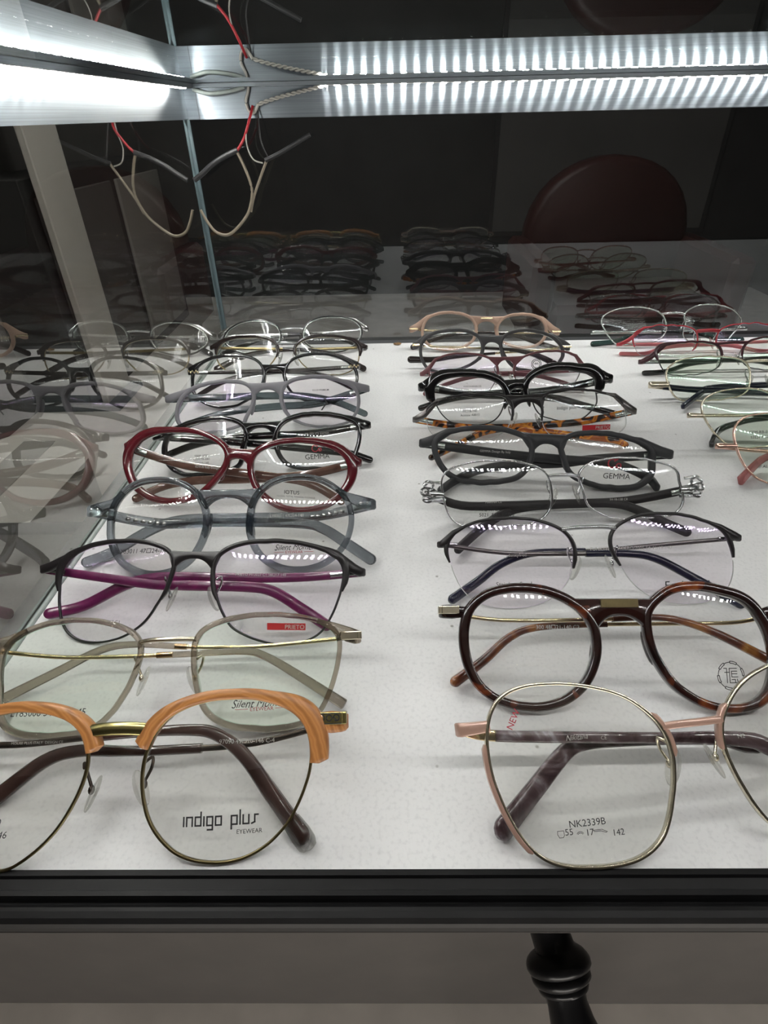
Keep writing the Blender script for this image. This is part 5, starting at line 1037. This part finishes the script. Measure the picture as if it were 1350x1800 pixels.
    ebk = lift(xe, 6.0, ez, 1.5 + 0.5 * eh * abs(u.z))
    xe_ = xe
    for side in (-1, 1):
        use(side)
        xo = max(p[0] for p in O)
        xe = max(xe_, xo + 2.5)
        ie = min((k for k in range(N) if O[k][0] > cx), key=lambda k: abs(O[k][1] - ez))
        yb = c2 * xe * xe
        if S['rim'] in WIREY:
            st = (O[ie][0] - .2, O[ie][1])
            path = [(side * st[0], c2 * st[0] ** 2, st[1]), (side * (st[0] + (xe - st[0]) * .5), yb * .85, ez * .6 + st[1] * .4),
                    (side * (xe - .9), yb + 0.1, ez), (side * xe, yb + 1.6, ez), (side * xe, max(yb + 2.6, ebk + 0.5), ez)]
            hs_ = [eh * .8, eh * .9, eh, eh, eh * .95]
        else:
            a_ang = S.get('ea', 30)
            i1_ = at_angle(a_ang + 13); i2_ = at_angle(a_ang)
            w1 = width(i1_, S['w']) + flare(i1_); w2 = width(i2_, S['w']) + flare(i2_)
            h2_ = max(w2, min(eh, w2 * .5 + eh * .5) * .9)
            p1 = (O[i1_][0] + nor[i1_][0] * w1 * .5, O[i1_][1] + nor[i1_][1] * w1 * .5)
            p2 = (O[i2_][0] + nor[i2_][0] * h2_ * .55, O[i2_][1] + nor[i2_][1] * h2_ * .5)
            path = [(side * p1[0], c2 * p1[0] ** 2, p1[1]), (side * p2[0], c2 * p2[0] ** 2, p2[1]),
                    (side * max(p2[0] * .4 + xe * .6, xo + eh * .32), yb * .95, ez + (p2[1] - ez) * .25), (side * (xe - .8), yb + 0.3, ez), (side * xe, yb + 1.8, ez), (side * xe, max(yb + 2.8, ebk + 0.5), ez)]
            hs_ = [w1 * .85, h2_, eh, eh * .94, eh * .88, eh * .85]
        th = S.get('eth', 2.4)
        m = MB()
        m.loft(sweep(path, hs_, [min(th, S['d']) if q < 2 else th for q in range(len(path))]))
        eo = m.build('endpiece', S.get('emat', S['rim']), root)
        if S['rim'] == 'wood':
            recentre(eo, side * cx, cz)
        # hinge barrel behind the endpiece
        m = MB()
        hy = max(yb + 2.6, ebk + 0.5)
        m.tube([(side * (xe - 2.2), hy, ez - eh * .35), (side * (xe - 2.2), hy, ez + eh * .35)], 1.1, 8)
        m.box((min(side * (xe - 8), side * (xe - 2)), hy + .2, ez - eh * .22), (max(side * (xe - 8), side * (xe - 2)), hy + 1.2, ez + eh * .22), 0.1)
        m.build('hinge', S.get('hmat', 'silver'), root)
        # ---- temple
        sd = 'L' if side == -1 else 'R'
        base_y = 9.5 if sd == 'L' else 13.5
        tr = D['arms'].get(sd)
        th0 = S.get('tth', 2.0)
        start = (side * (xe - 1.0), hy + 0.6, ez)
        if tr is None:
            xs = -side
            zt_end = S.get('ztip', 9.0)
            pts_ = [(side * xe * .4, base_y, ez - .6), (xs * xe * .1, base_y, ez - 1.4), (xs * xe * .40, base_y, ez - 3.2), (xs * xe * .68, base_y, ez - 8), (xs * xe * .96, base_y, max(3.0, ez - 17))]
            tr = [[p[0], lift(p[0], p[1], p[2], 2.0), p[2]] for p in pts_]
        else:
            tr = [[p[0], lift(p[0], p[1], p[2], 2.0), p[2]] for p in tr]
        path = catmull([start] + tr, 5, False)
        NP = len(path)
        h1, h2, h3 = S['th']
        # cumulative length
        cum = [0]
        for i in range(1, NP):
            cum.append(cum[-1] + (Vector(path[i]) - Vector(path[i - 1])).length)
        T = cum[-1]
        def hh(s_):
            q = s_ / T
            return (h1 + (h2 - h1) * q / .55) if q < .55 else (h2 + (h3 - h2) * (q - .55) / .45)
        cut = S.get('cut')
        def seg(i0, i1, name, mat, par, grow=1.0, thk=th0, minh=0.0):
            ids = list(range(i0, i1 + 1))
            P = [path[i] for i in ids]
            hs = [max(minh, hh(cum[i])) * grow for i in ids]
            ts = [thk] * len(ids)
            if i1 == NP - 1:
                # rounded end
                e_ = Vector(P[-1]) - Vector(P[-2])
                e_.normalize()
                r_ = hs[-1] * .5
                ex = [(0.35, .93), (.7, .72), (.95, .3)] if S.get('round', True) else [(.12, .9)]
                for f_, k_ in ex:
                    P.append(tuple(Vector(path[-1]) + e_ * r_ * f_)); hs.append(hs[len(ids) - 1] * k_); ts.append(thk * (k_ * .5 + .5))
            m = MB()
            m.loft(sweep(P, hs, ts))
            return m.build(name, mat, par)
        if cut:
            q = cut[0]
            ci = min(range(NP), key=lambda i: abs(cum[i] / T - q))
            ci = max(2, min(NP - 3, ci))
            tm = seg(0, ci, 'temple', cut[1], root, 1.0, S.get('mth', 1.2))
            tp = seg(ci - 1, NP - 1, 'temple_tip', cut[2], tm, 1.25 if len(cut) < 4 else cut[3], th0)
        else:
            tm = seg(0, NP - 1, 'temple', S['tmat'], root)
            m = MB()
            i5 = max(2, min(NP - 3, min(range(NP), key=lambda i: abs(cum[i] - 11))))
            pp = [(p[0], p[1] - th0 * .5 - .15, p[2]) for p in path[0:i5 + 1]]
            m.loft(sweep(pp, [h1 * .55] * len(pp), [.5] * len(pp)))
            m.build('hinge_plate', 'pale_silver', tm)
        if S.get('cleartip'):
            e_ = (Vector(path[-1]) - Vector(path[-2])).normalized()
            m = MB()
            P = [Vector(path[-3]), Vector(path[-1]), Vector(path[-1]) + e_ * 3.0, Vector(path[-1]) + e_ * 4.4]
            m.loft(sweep(P, [h3 * 1.5, h3 * 1.75, h3 * 1.6, h3 * .9], [th0 * 1.5] * 4))
            m.build('clear_sleeve', 'clear_plastic', tm)
        if S.get('core'):
            i0, i1 = 3, max(5, int(NP * .22))
            m = MB()
            for i in range(i0, i1):
                p = path[i]
                m.ball((p[0], p[1] - th0 * .45, p[2]), (1.3, .45, 1.0), 8, 5)
                pm = [(a1 + a2) / 2 for a1, a2 in zip(path[i], path[i + 1])]
                m.ball((pm[0], pm[1] - th0 * .45, pm[2]), (1.3, .45, 1.0), 8, 5)
            m.build('metal_core', 'silver', tm)
        # ---- nose pads
        if S['pads'] == 'metal':
            zp = cz + S.get('pz', 0.5)
            ip = min((k for k in range(N) if O[k][0] < cx), key=lambda k: abs(O[k][1] - zp))
            px_ = O[ip][0] - 1.2
            rot = Matrix.Rotation(side * math.radians(-22), 3, 'Y') @ Matrix.Rotation(side * math.radians(-28), 3, 'Z')
            m = MB()
            yp = 4.0 + c2 * px_ ** 2
            m.ball((side * (px_ - 1.0), yp, zp - 3.2), (1.1, 2.6, 5.6), 12, 8, rot)
            m.build('nose_pad', 'clear_plastic', root)
            m = MB()
            pth = catmull([(side * (O[ip][0] - .3), .8, zp + 4.5), (side * (px_ + 2.2), 3.2, zp + 5.6), (side * (px_ + 1.6), 4.6, zp + 2.5), (side * (px_ - .2), yp + .2, zp - 1.5)], 5, False)
            m.tube([bend(p) for p in pth], .5, 7)
            m.ball((side * (px_ - .2), yp + .3, zp - 2.2), (1.0, 1.2, 1.4), 8, 6)
            m.build('pad_arm', S.get('padmat', 'silver'), root)
        elif S['pads'] == 'acet':
            zp = cz - 0.5
            ip = min((k for k in range(N) if O[k][0] < cx), key=lambda k: abs(O[k][1] - zp))
            rot = Matrix.Rotation(side * math.radians(-14), 3, 'Y')
            m = MB()
            m.ball((side * (O[ip][0] - S['w'][2] * .55), S['d'] * .5 + .6, zp), (1.6, 2.0, 6.5), 10, 8, rot)
            m.build('nose_pad', S['rim'], root, fn=bend)
        # ---- trims on the endpiece
        tr_ = S.get('trim')
        if tr_ == 'rivets':
            m = MB()
            for q in (-1.6, 1.6):
                xx = xe - 4 + q
                m.ball((side * xx, c2 * xx * xx - S['d'] * .5 - .05, ez + eh * .1), (.75, .35, .75), 8, 6)
            m.build('rivets', 'silver', eo)
        elif tr_ in ('gold_bar', 'gold_corner', 'plaque'):
            xx0, xx1 = (xe - 6.5, xe + .25) if tr_ != 'plaque' else (xe - 10, xe + .3)
            hgt = {'gold_bar': 1.5, 'gold_corner': eh * .55, 'plaque': 3.6}[tr_]
            zc_ = ez + (0.6 if tr_ != 'plaque' else 1.2)
            yy = c2 * xe * xe - S.get('eth', 2.4) * .5
            m = MB()
            m.box((min(side * xx0, side * xx1), yy - .7, zc_ - hgt / 2), (max(side * xx0, side * xx1), yy + .6, zc_ + hgt / 2), .25)
            m.box((min(side * (xe - .4), side * (xe + 1.45)), yy - .5, zc_ - hgt / 2), (max(side * (xe - .4), side * (xe + 1.45)), yy + 5, zc_ + hgt / 2), .25)
            plq_fix = Vector(eo.location) / MM
            m.v = [(v[0] - plq_fix.x, v[1] - plq_fix.y, v[2] - plq_fix.z) for v in m.v]
            pl = m.build('metal_plaque', {'gold_bar': 'gold', 'gold_corner': 'pale_gold', 'plaque': 'antique_brass'}[tr_], eo, smooth=False)
            if tr_ == 'plaque':
                pol = []
                for q in range(2):
                    c_x = xx0 + 2.6 + q * 4.6
                    pol += [arc(c_x - 1.1, 0.2, .9, 20, 300, 10), arc(c_x + 1.1, 0.2, .9, 160, -120, 10), [(c_x - .8, -.6), (c_x + .2, .4), (c_x + 1.4, -.6)]]
                pol += [[(xx0 + .4, -1.5), (xx1 - .6, -1.5)], [(xx0 + .4, 1.5), (xx1 - .6, 1.5)], [(xx0 + .4, -1.5), (xx0 + .4, 1.5)]]
                v2, f2 = strokes_to_mesh(pol, .32)
                q = mesh_obj('filigree', [(side * a1 - plq_fix.x, yy - .74 - plq_fix.y, zc_ + a2 - plq_fix.z) for a1, a2 in v2], f2, 'ink', pl, False)
        elif tr_ == 'ornate':
            m = MB()
            for q, (ox_, oz_) in enumerate(((0, 4.6), (1.6, 1.2), (0.6, -2.4), (-1.6, .4))):
                ring = [(side * (xe - 1 + ox_ + 2.4 * math.cos(a1)), c2 * xe * xe - .6 + 1.2 * math.sin(a1 * 2 + q), ez + oz_ + 1.9 * math.sin(a1)) for a1 in [2 * math.pi * k / 14 for k in range(14)]]
                m.tube(ring, .75, 6, closed=True)
            m.tube([(side * (xe - 9), c2 * xe * xe + .2, ez - 3.6), (side * (xe + 1.4), c2 * xe * xe - .2, ez - 3.6)], 1.1, 8)
            m.tube([(side * (xe - 7), c2 * xe * xe - .2, ez + 5.6), (side * (xe - 1), c2 * xe * xe - .8, ez + 6.2), (side * (xe + 1.5), c2 * xe * xe, ez + 4.5)], .9, 8)
            m.build('chain_ornament', 'silver', eo)
        elif tr_ == 'studs':
            m = MB()
            for q in range(6):
                xx = xe - 7 + q * 1.3
                m.ball((side * xx, c2 * xx * xx - S.get('eth', 2.4) * .5 - .2, ez + (.6 if q % 2 else -.4)), .8, 7, 5)
            m.build('gold_studs', 'gold', eo)
    if S.get('bplaque'):
        hgt, ww, mt = S['bplaque']
        zc_ = (bt + bb) / 2 + S.get('bpz', 0)
        m = MB()
        m.box((-ww / 2, -S['d'] * .5 - .55, zc_ - hgt / 2), (ww / 2, -S['d'] * .5 + .5, zc_ + hgt / 2), .2)
        m.build('bridge_plaque', mt, bro, smooth=False)

    # ---- printing
    for kd, lx, lz, _, h, text, colr, style in D['tx']:
        mat = {'ink': 'ink', 'red': 'ink_red', 'white': 'ink_white'}[colr]
        par = (lensL if lx < 0 else lensR) if kd == 'F' else root
        h = abs(h)
        if style == 'seal':
            R = h * .5
            pol = []
            for q in range(12):
                a0 = q * 30
                if q % 2 == 0:
                    pol += [arc(0, 0, R, a0, a0 + 30, 4), arc(0, 0, R * .86, a0, a0 + 30, 4)]
                    for aa in (a0, a0 + 30):
                        pol.append([(R * math.cos(math.radians(aa)), R * math.sin(math.radians(aa))), (R * .86 * math.cos(math.radians(aa)), R * .86 * math.sin(math.radians(aa)))])
                else:
                    pol.append(arc(0, 0, R * .93, a0, a0 + 30, 4))
            g = R * .5
            pol += [[(-g, g), (-g * .6, g), (-g * .6, -g)], [(-g * .9, g * .45), (-g * .3, g * .45)], [(-g * .2, g), (g * .9, g)], [(-g * .2, g), (-g * .2, -g)],
                    [(g * .1, g * .6), (g * .9, g * .6)], [(g * .1, g * .25), (g * .9, g * .25)], [(g * .1, g * .6), (g * .1, -g * .2), (g, -g * .2)],
                    [(g * .1, -g * .55), (g * .6, -g * .55), (g * .6, -g)], [(-g * .2, -g), (g, -g)], [(g * .9, -g * .5), (g, -g)]]
            vs, fs = strokes_to_mesh(pol, R * .055)
        elif style == 'ring':
            pol = [arc(0, 0, h * .5, 0, 360, 24), arc(0, 0, h * .36, 0, 360, 20), [(-h * .2, 0), (h * .2, 0)], [(-h * .15, h * .1), (h * .15, h * .1)]]
            vs, fs = strokes_to_mesh(pol, h * .06)
        elif style == 'squiggle':
            pol = [[(-.30 * h, .50 * h), (0, .42 * h), (.05 * h, .2 * h), (.15 * h, 0), (-.1 * h, -.25 * h), (-.3 * h, -.5 * h)], [(0, .42 * h), (.15 * h, .48 * h)]]
            vs, fs = strokes_to_mesh(pol, h * .10)
        elif style == 'gemma':
            pol = [arc(-h * .25, 0, h * .55, 60, 330, 18), arc(h * .55, -h * .25, h * .26, 0, 360, 14), [(0, h * .3), (h * .35, h * .55)]]
            vs, fs = strokes_to_mesh(pol, h * .16)
        elif style == 'square':
            hx = h * .42
            x_ = 0
            pol = []
            for ch in text:
                pl, wd, _q = SQ[ch]
                for q in pl:
                    pol.append([(x_ + a1 * hx, a2 * hx) for a1, a2 in q])
                x_ += (wd + .38) * hx
            pol = [[(a1 - x_ / 2, a2) for a1, a2 in q] for q in pol]
            vs, fs = strokes_to_mesh(pol, hx * .2)
        elif style == 'marks':
            # lens shape, bridge arch and temple signs between the numbers
            e = h * .5
            x1, x2, x3 = -4.2 * h, -1.1 * h, 2.2 * h
            pol = [[(x1 - e, e), (x1 + e, e), (x1 + e * 1.05, -e * .4), (x1 + e * .6, -e), (x1 - e * .6, -e), (x1 - e * 1.1, 0), (x1 - e, e)],
                   arc(x2, -e * .6, e * 1.1, 20, 160, 8, e * .9), arc(x2, -e * .9, e * .9, 30, 150, 8, e * .8),
                   [(x3 - h * 1.1, e * .3), (x3 + h * .3, e * .3), (x3 + h * 1.1, -e * .5), (x3 + h * .9, -e * .7), (x3 + h * .1, -e * .1), (x3 - h * 1.0, -e * .1), (x3 - h * 1.1, e * .3)]]
            vs, fs = strokes_to_mesh(pol, h * .08)
        elif style == 'label':
            vs, fs = font_mesh(text, h / .75, 0, 0)
            s_ = h / .75
            wid = max(v[0] for v in vs) - min(v[0] for v in vs)
            lw = wid * 2.0
            m = MB()
            def ly(x, z): return lens_y(x, z) - .12
            gx0 = lx - lw * .5
            vv, ff = [], []
            for q in range(9):
                for zz in (-.75, .75):
                    x_ = gx0 + lw * q / 8
                    z_ = lz + zz * h
                    vv.append((x_, ly(x_, z_), z_))
            for q in range(8):
                ff.append((2 * q, 2 * q + 2, 2 * q + 3, 2 * q + 1))
            mesh_obj('red_label', vv, ff, 'label_red', par, False)
            vs = [(v[0] + lw * .22, v[1] - h * .5) for v in vs]
            mesh_obj('lettering', [(lx + v[0], ly(lx + v[0], lz + v[1]) - .15, lz + v[1]) for v in vs], fs, mat, par, False)
            continue
        else:
            shear = {'script': .45, 'ital': .25}.get(style, 0)
            bold = {'bold': .006}.get(style, 0.0)
            vs, fs = font_mesh(text, h / .72, shear, bold * h)
            vs = [(v[0], v[1] - h * .5) for v in vs]
            if style == 'script':
                vs = [(v[0] * .92, v[1] * (1 + .12 * math.sin(v[0] * 3 / h))) for v in vs]
            if style == 'rot':
                a_ = math.radians(58)
                vs = [(v[0] * math.cos(a_) - v[1] * math.sin(a_), v[0] * math.sin(a_) + v[1] * math.cos(a_)) for v in vs]
            if style == 'lines':
                w_ = max(v[0] for v in vs)
                v2, f2 = strokes_to_mesh([[(-w_ * 2.2, 0), (-w_ * 1.15, 0)], [(w_ * 1.15, 0), (w_ * 2.2, 0)]], h * .13)
                fs = fs + [tuple(i + len(vs) for i in f) for f in f2]
                vs = vs + v2
        if kd == 'F':
            pts = [(lx + v[0], lens_y(lx + v[0], lz + v[1]) - .2, lz + v[1]) for v in vs]
        else:
            # on the face of whichever temple lies there
            ty = None
            for ch in root.children:
                if ch.name.startswith('temple') :
                    for w_ in [ch] + list(ch.children):
                        if not w_.name.startswith('temple'): continue
                        for vv in w_.data.vertices:
                            if abs(vv.co.x / MM - lx) < 8 and abs(vv.co.z / MM - lz) < 3:
                                if ty is None or vv.co.y / MM < ty: ty = vv.co.y / MM
            if ty is None: ty = 8.4
            pts = [(lx + v[0], ty - .25, lz + v[1]) for v in vs]
        mesh_obj('lettering', pts, fs, mat, par, False)
    return root

S_ = {}
S_['M1'] = dict(kind='full', w=(1.0, 1.0, 1.0, 1.0), d=1.9, rim='pale_gold', bdn=.2, bridge=('bar', 'rose_enamel', 1.1, 148, 4), emat='rose_enamel', ehmax=4.5, eh0=3.2, eth=1.6, th=(3.4, 3.4, 6.6), cut=(.17, 'gold', 'marble_purple', 1.0), tth=2.6, pads='metal', padmat='pale_gold', lens='lens_demo', accent=((312, 20, 'rose_enamel'), (148, 178, 'rose_enamel')))
S_['M2'] = dict(kind='full', w=(3.5, 3.0, 3.0, 3.7), d=3.8, rim='tortoise', bridge=('solid', 'tortoise', 118, 158), ehmax=7, th=(1.5, 1.5, 2.6), cut=(.52, 'gold', 'tortoise_tip', 1.5), tth=2.8, pads='acet', trim='gold_corner', bplaque=(3.0, 13.5, 'bronze'), bpz=1.4, inner=None)
S_['M3'] = dict(kind='half', w=(1.3, 1.3, 1.5, 1.3), d=1.8, rim='black_satin', rng=(0, 187), bridge=('tube', 'silver', .95, 150, 3), ehmax=3.4, emat='black_satin', th=(1.9, 2.2, 3.0), cut=(.5, 'gunmetal', 'navy', 1.4), tth=2.4, pads='metal', lens='lens_violet', flare=(20, .8, 12))
S_['M4'] = dict(kind='full', w=(.9,) * 4, d=1.6, rim='silver', bridge=('tube', 'silver', 1.0, 148, 3), ehmax=3.5, emat='silver', th=(4.6, 4.8, 4.6), tmat='dark_leather', tth=2.6, pads='metal', trim='ornate')
S_['M5'] = dict(kind='full', w=(3.0, 3.2, 2.8, 3.6), d=3.8, rim='charcoal_matte', bridge=('solid', 'charcoal_matte', 118, 160), ehmax=5.8, eh0=9, th=(5.2, 5.4, 4.6), tmat='charcoal_matte', tth=2.8, pads='acet', eth=3.2)
S_['M6'] = dict(kind='half', w=(1.5, 1.2, 1.6, 1.5), d=1.8, rim='black_satin', rng=(8, 187), bridge=('solid', 'black_satin', 122, 145), ehmax=4.6, emat='gunmetal', th=(4.6, 4.6, 3.8), tmat='amber_tortoise', tth=2.6, pads='metal')
S_['M7'] = dict(kind='brow', w=(5.2, 2.5, 4.2, 5.2), d=4.0, rim='black_gloss', rng=(0, 190), wire=.8, wmat='black_satin', bridge=('solid', 'black_gloss', 120, 165), ehmax=6.5, eh0=10, eth=3.2, th=(5.5, 5.2, 4.4), tmat='black_gloss', tth=3.0, pads='acet', flare=(32, 2.2, 22))
S_['M8'] = dict(kind='brow', w=(1.4, 1.2, 1.6, 1.6), d=1.9, rim='mauve', rng=(0, 185), wire=.6, wmat='gunmetal', bridge=('solid', 'mauve', 138, 150), ehmax=3.6, th=(3.2, 3.4, 3.2), tmat='mauve', tth=2.2, pads='metal', lens='lens_violet')
S_['M9'] = dict(kind='full', w=(2.6, 2.4, 2.6, 2.6), d=3.6, rim='grey_matte', bridge=('solid', 'grey_matte', 112, 158), ehmax=6, th=(1.6, 1.8, 4.4), cut=(.5, 'gold', 'brown_black', 1.3), tth=2.6, pads='acet', trim='gold_bar')
S_['M10'] = dict(kind='full', w=(2.4, 2.4, 2.4, 2.4), d=3.4, rim='tan', bridge=('solid', 'tan', 118, 155), ehmax=6, th=(1.8, 1.9, 3.8), cut=(.5, 'gold', 'brown_black', 1.3), tth=2.6, pads='acet', trim='gold_bar', bplaque=(1.4, 11, 'gold'), bpz=.6)
S_['L10'] = dict(kind='full', w=(1.5, 1.2, 1.3, 1.5), d=2.6, rim='black_gloss', inner='pale_silver', bridge=('tube', 'silver', .9, 168, 2), ehmax=5, emat='silver', th=(2.2, 2.4, 3.6), cut=(.5, 'silver', 'black_gloss', 1.3), tth=2.6, pads='metal')
S_['L9'] = dict(kind='brow', w=(2.2, 1.2, 2.0, 2.6), d=3.0, rim='brown_black', rng=(0, 185), wire=.9, wmat='bronze', bridge=('tube', 'silver', 1.0, 150, 1.6), ehmax=4.2, th=(2.2, 2.4, 4.0), cut=(.5, 'bronze', 'brown_black', 1.3), tth=2.6, pads='metal', flare=(22, 1.4, 12))
S_['L8'] = dict(kind='full', w=(2.2, 1.8, 2.0, 2.2), d=3.2, rim='black_gloss', bridge=('solid', 'black_gloss', 135, 160), ehmax=4.6, th=(3.0, 3.6, 3.8), tmat='brown_black', tth=2.6, pads='acet', trim='studs', flare=(24, 1.2, 12))
S_['L7'] = dict(kind='full', w=(2.5, 1.8, 2.5, 2.4), d=3.6, rim='lavender_matte', bridge=('solid', 'lavender_matte', 122, 158), ehmax=5.4, eh0=8.5, eth=3.2, th=(5.0, 5.0, 4.4), tmat='teal_crystal', tth=2.8, pads='acet', lens='lens_violet')
S_['L6'] = dict(kind='full', w=(2.6, 2.4, 2.2, 2.2), d=3.8, rim='black_gloss', inner='brown_black', bridge=('solid', 'black_gloss', 130, 155), ehmax=5.2, eh0=7, eth=3.2, th=(4.6, 4.6, 4.2), tmat='black_gloss', tth=3.0, pads='acet', trim='rivets')
S_['L5'] = dict(kind='full', w=(3.0, 3.6, 3.2, 4.6), d=4.2, rim='red_gloss', bridge=('solid', 'red_gloss', 138, 152), ehmax=5, eh0=5, th=(4.8, 5.0, 4.4), tmat='brown_crystal', tth=2.8, pads='acet', flare=(35, 1.6, 30))
S_['L4'] = dict(kind='full', w=(2.8, 3.2, 3.0, 2.6), d=4.0, rim='grey_crystal', bridge=('solid', 'grey_crystal', 125, 150), ehmax=5.8, eh0=8.5, eth=3.4, th=(5.0, 4.8, 5.2), tmat='grey_crystal', tth=3.2, pads='acet', trim='rivets', core=True, lens='lens_demo')
S_['L3'] = dict(kind='brow', w=(1.7, 1.0, 1.5, 2.0), d=2.0, rim='black_satin', rng=(0, 190), wire=.85, wmat='black_satin', bridge=('solid', 'black_satin', 122, 142), ehmax=4.4, eh0=6, th=(3.6, 4.4, 4.6), tmat='purple', tth=2.8, pads='metal', lens='lens_violet', flare=(28, 1.4, 14))
S_['L2'] = dict(kind='full', w=(1.9, 2.0, 1.5, 1.7), d=2.6, rim='beige_crystal', bridge=('tube', 'pale_gold', .9, 150, 3), ehmax=6, eh0=5, th=(1.5, 1.6, 2.6), cut=(.5, 'gold', 'beige_crystal', 1.4), mth=1.3, tth=2.6, pads='metal', padmat='pale_gold', trim='gold_corner', lens='lens_green', round=False)
S_['L1'] = dict(kind='brow', w=(3.1, 2.4, 4.6, 5.4), d=4.6, rim='wood', rng=(6, 161), wire=.85, wmat='bronze', bridge=('bar', 'antique_brass', 1.9, 160, 2.2), ehmax=6.4, eh0=9, eth=3.6, th=(1.9, 2.0, 3.6), cut=(.42, 'dark_bronze', 'brown_tip', 1.5), mth=1.6, tth=3.0, pads='metal', padmat='dark_bronze', trim='plaque', tap=1, flare=(38, 1.6, 16), cleartip=True, lens='lens_demo', hmat='dark_bronze')
S_['R1'] = dict(kind='full', w=(.9,) * 4, d=1.6, rim='rose_gold', bridge=('bar', 'rose_gold', .9, 145, 3), br=(33, 31), ehmax=3.2, eh0=2.4, eth=1.6, th=(2.6, 2.0, 4.4), cut=(.5, 'rose_gold', 'pink_crystal', 1.3), mth=1.4, tth=2.6, pads='metal', padmat='rose_gold', lens='lens_green', round=False)
S_['R2'] = dict(kind='full', w=(.9,) * 4, d=1.6, rim='pale_gold', bridge=('bar', 'pale_gold', .9, 145, 3), br=(30, 28.4), ehmax=3.2, eh0=2.4, eth=1.6, th=(2.2, 2.2, 3.6), cut=(.5, 'pale_gold', 'black_gloss', 1.3), mth=1.2, tth=2.8, pads='metal', lens='lens_green')
S_['R3'] = dict(kind='full', w=(.9,) * 4, d=1.6, rim='pale_gold', bridge=('bar', 'pale_gold', 1.0, 145, 3), ehmax=5, eh0=3, eth=1.8, th=(4.4, 4.6, 4.0), cut=(.22, 'pale_gold', 'navy', 1.0), mth=1.6, tth=2.6, pads='metal', lens='lens_green')
S_['R4'] = dict(kind='brow', w=(1.5, 1.0, 1.6, 1.8), d=2.0, rim='maroon', rng=(0, 183), wire=.7, wmat='black_satin', bridge=('bar', 'maroon', 1.0, 138, 2), ehmax=4.4, eh0=5, th=(3.2, 3.6, 3.8), tmat='black_gloss', tth=2.6, pads='metal', lens='lens_green', flare=(24, 1.6, 14))
S_['R5'] = dict(kind='half', w=(1.0, 1.0, 1.0, 1.2), d=1.6, rim='bright_red', rng=(350, 200), bridge=('bar', 'bright_red', 1.4, 146, 2), ehmax=3.5, eh0=2.6, th=(2.6, 3.4, 3.2), tmat='pink_red', tth=2.0, pads='metal', lens='lens_violet')
S_['R6'] = dict(kind='full', w=(.9,) * 4, d=1.6, rim='pale_silver', bridge=('bar', 'silver', .9, 148, 2), ehmax=3.2, eh0=2.4, eth=1.6, th=(2.2, 2.2, 4.0), cut=(.5, 'pale_silver', 'green_tip', 1.3), mth=1.2, tth=2.8, pads='metal')

LBL = {
 'L1': 'wood-effect browline eyeglasses with brass bridge, nearest the rail on the left',
 'L2': 'clear beige eyeglasses with thin gold temples, directly behind the wood-effect browline pair',
 'L3': 'thin black metal eyeglasses with purple temples folded on the paper',
 'L4': 'round clear grey plastic eyeglasses with keyhole bridge and silver temple cores',
 'L5': 'dark red thick oval plastic eyeglasses with brown temples',
 'L6': 'glossy black square eyeglasses with rivets and red logo, behind the dark red pair',
 'L7': 'matte lavender grey eyeglasses with teal grey temples',
 'L8': 'black eyeglasses with gold studded corners, behind the matte lavender pair',
 'L9': 'brown-black browline eyeglasses with bronze wire, second from the back on the left',
 'L10': 'black rimmed eyeglasses with thin silver bridge, nearest the glass corner post',
 'M1': 'large thin gold square eyeglasses with purple marbled temples and red NEW print',
 'M2': 'thick dark tortoiseshell round eyeglasses with gold corner plates and chain seal print',
 'M3': 'half-rim black eyeglasses with arched silver bridge, behind the tortoiseshell round pair',
 'M4': 'thin silver rectangular eyeglasses with chain ornaments and wide black temples',
 'M5': 'matte charcoal thick square eyeglasses behind the chain ornamented silver pair',
 'M6': 'black half-rim eyeglasses with amber and black tortoiseshell temples and red label',
 'M7': 'chunky glossy black cat-eye browline eyeglasses in the middle column',
 'M8': 'slim mauve eyeglasses with violet lens glare, behind the chunky black cat-eye pair',
 'M9': 'matte grey keyhole eyeglasses with small gold bars, in front of the tan pair',
 'M10': 'tan beige round eyeglasses with gold bridge bar at the back of the shelf',
 'R1': 'thin rose gold eyeglasses with pink temple tips, front of the right column',
 'R2': 'thin gold eyeglasses with glossy black temple tips, behind the rose gold pair',
 'R3': 'pale gold rectangular eyeglasses with dark navy temples in the right column',
 'R4': 'dark maroon browline eyeglasses with black lower wire in the right column',
 'R5': 'bright red thin eyeglasses with pink-red temples in the right column',
 'R6': 'pale silver wire eyeglasses with green temple tips, rearmost of the right column',
}
GRP = {'L': 'eyeglasses in the left column', 'M': 'eyeglasses in the middle column', 'R': 'eyeglasses in the right column'}
for key in DATA:
    make_glasses(key, S_[key], LBL[key], GRP[key[0]])
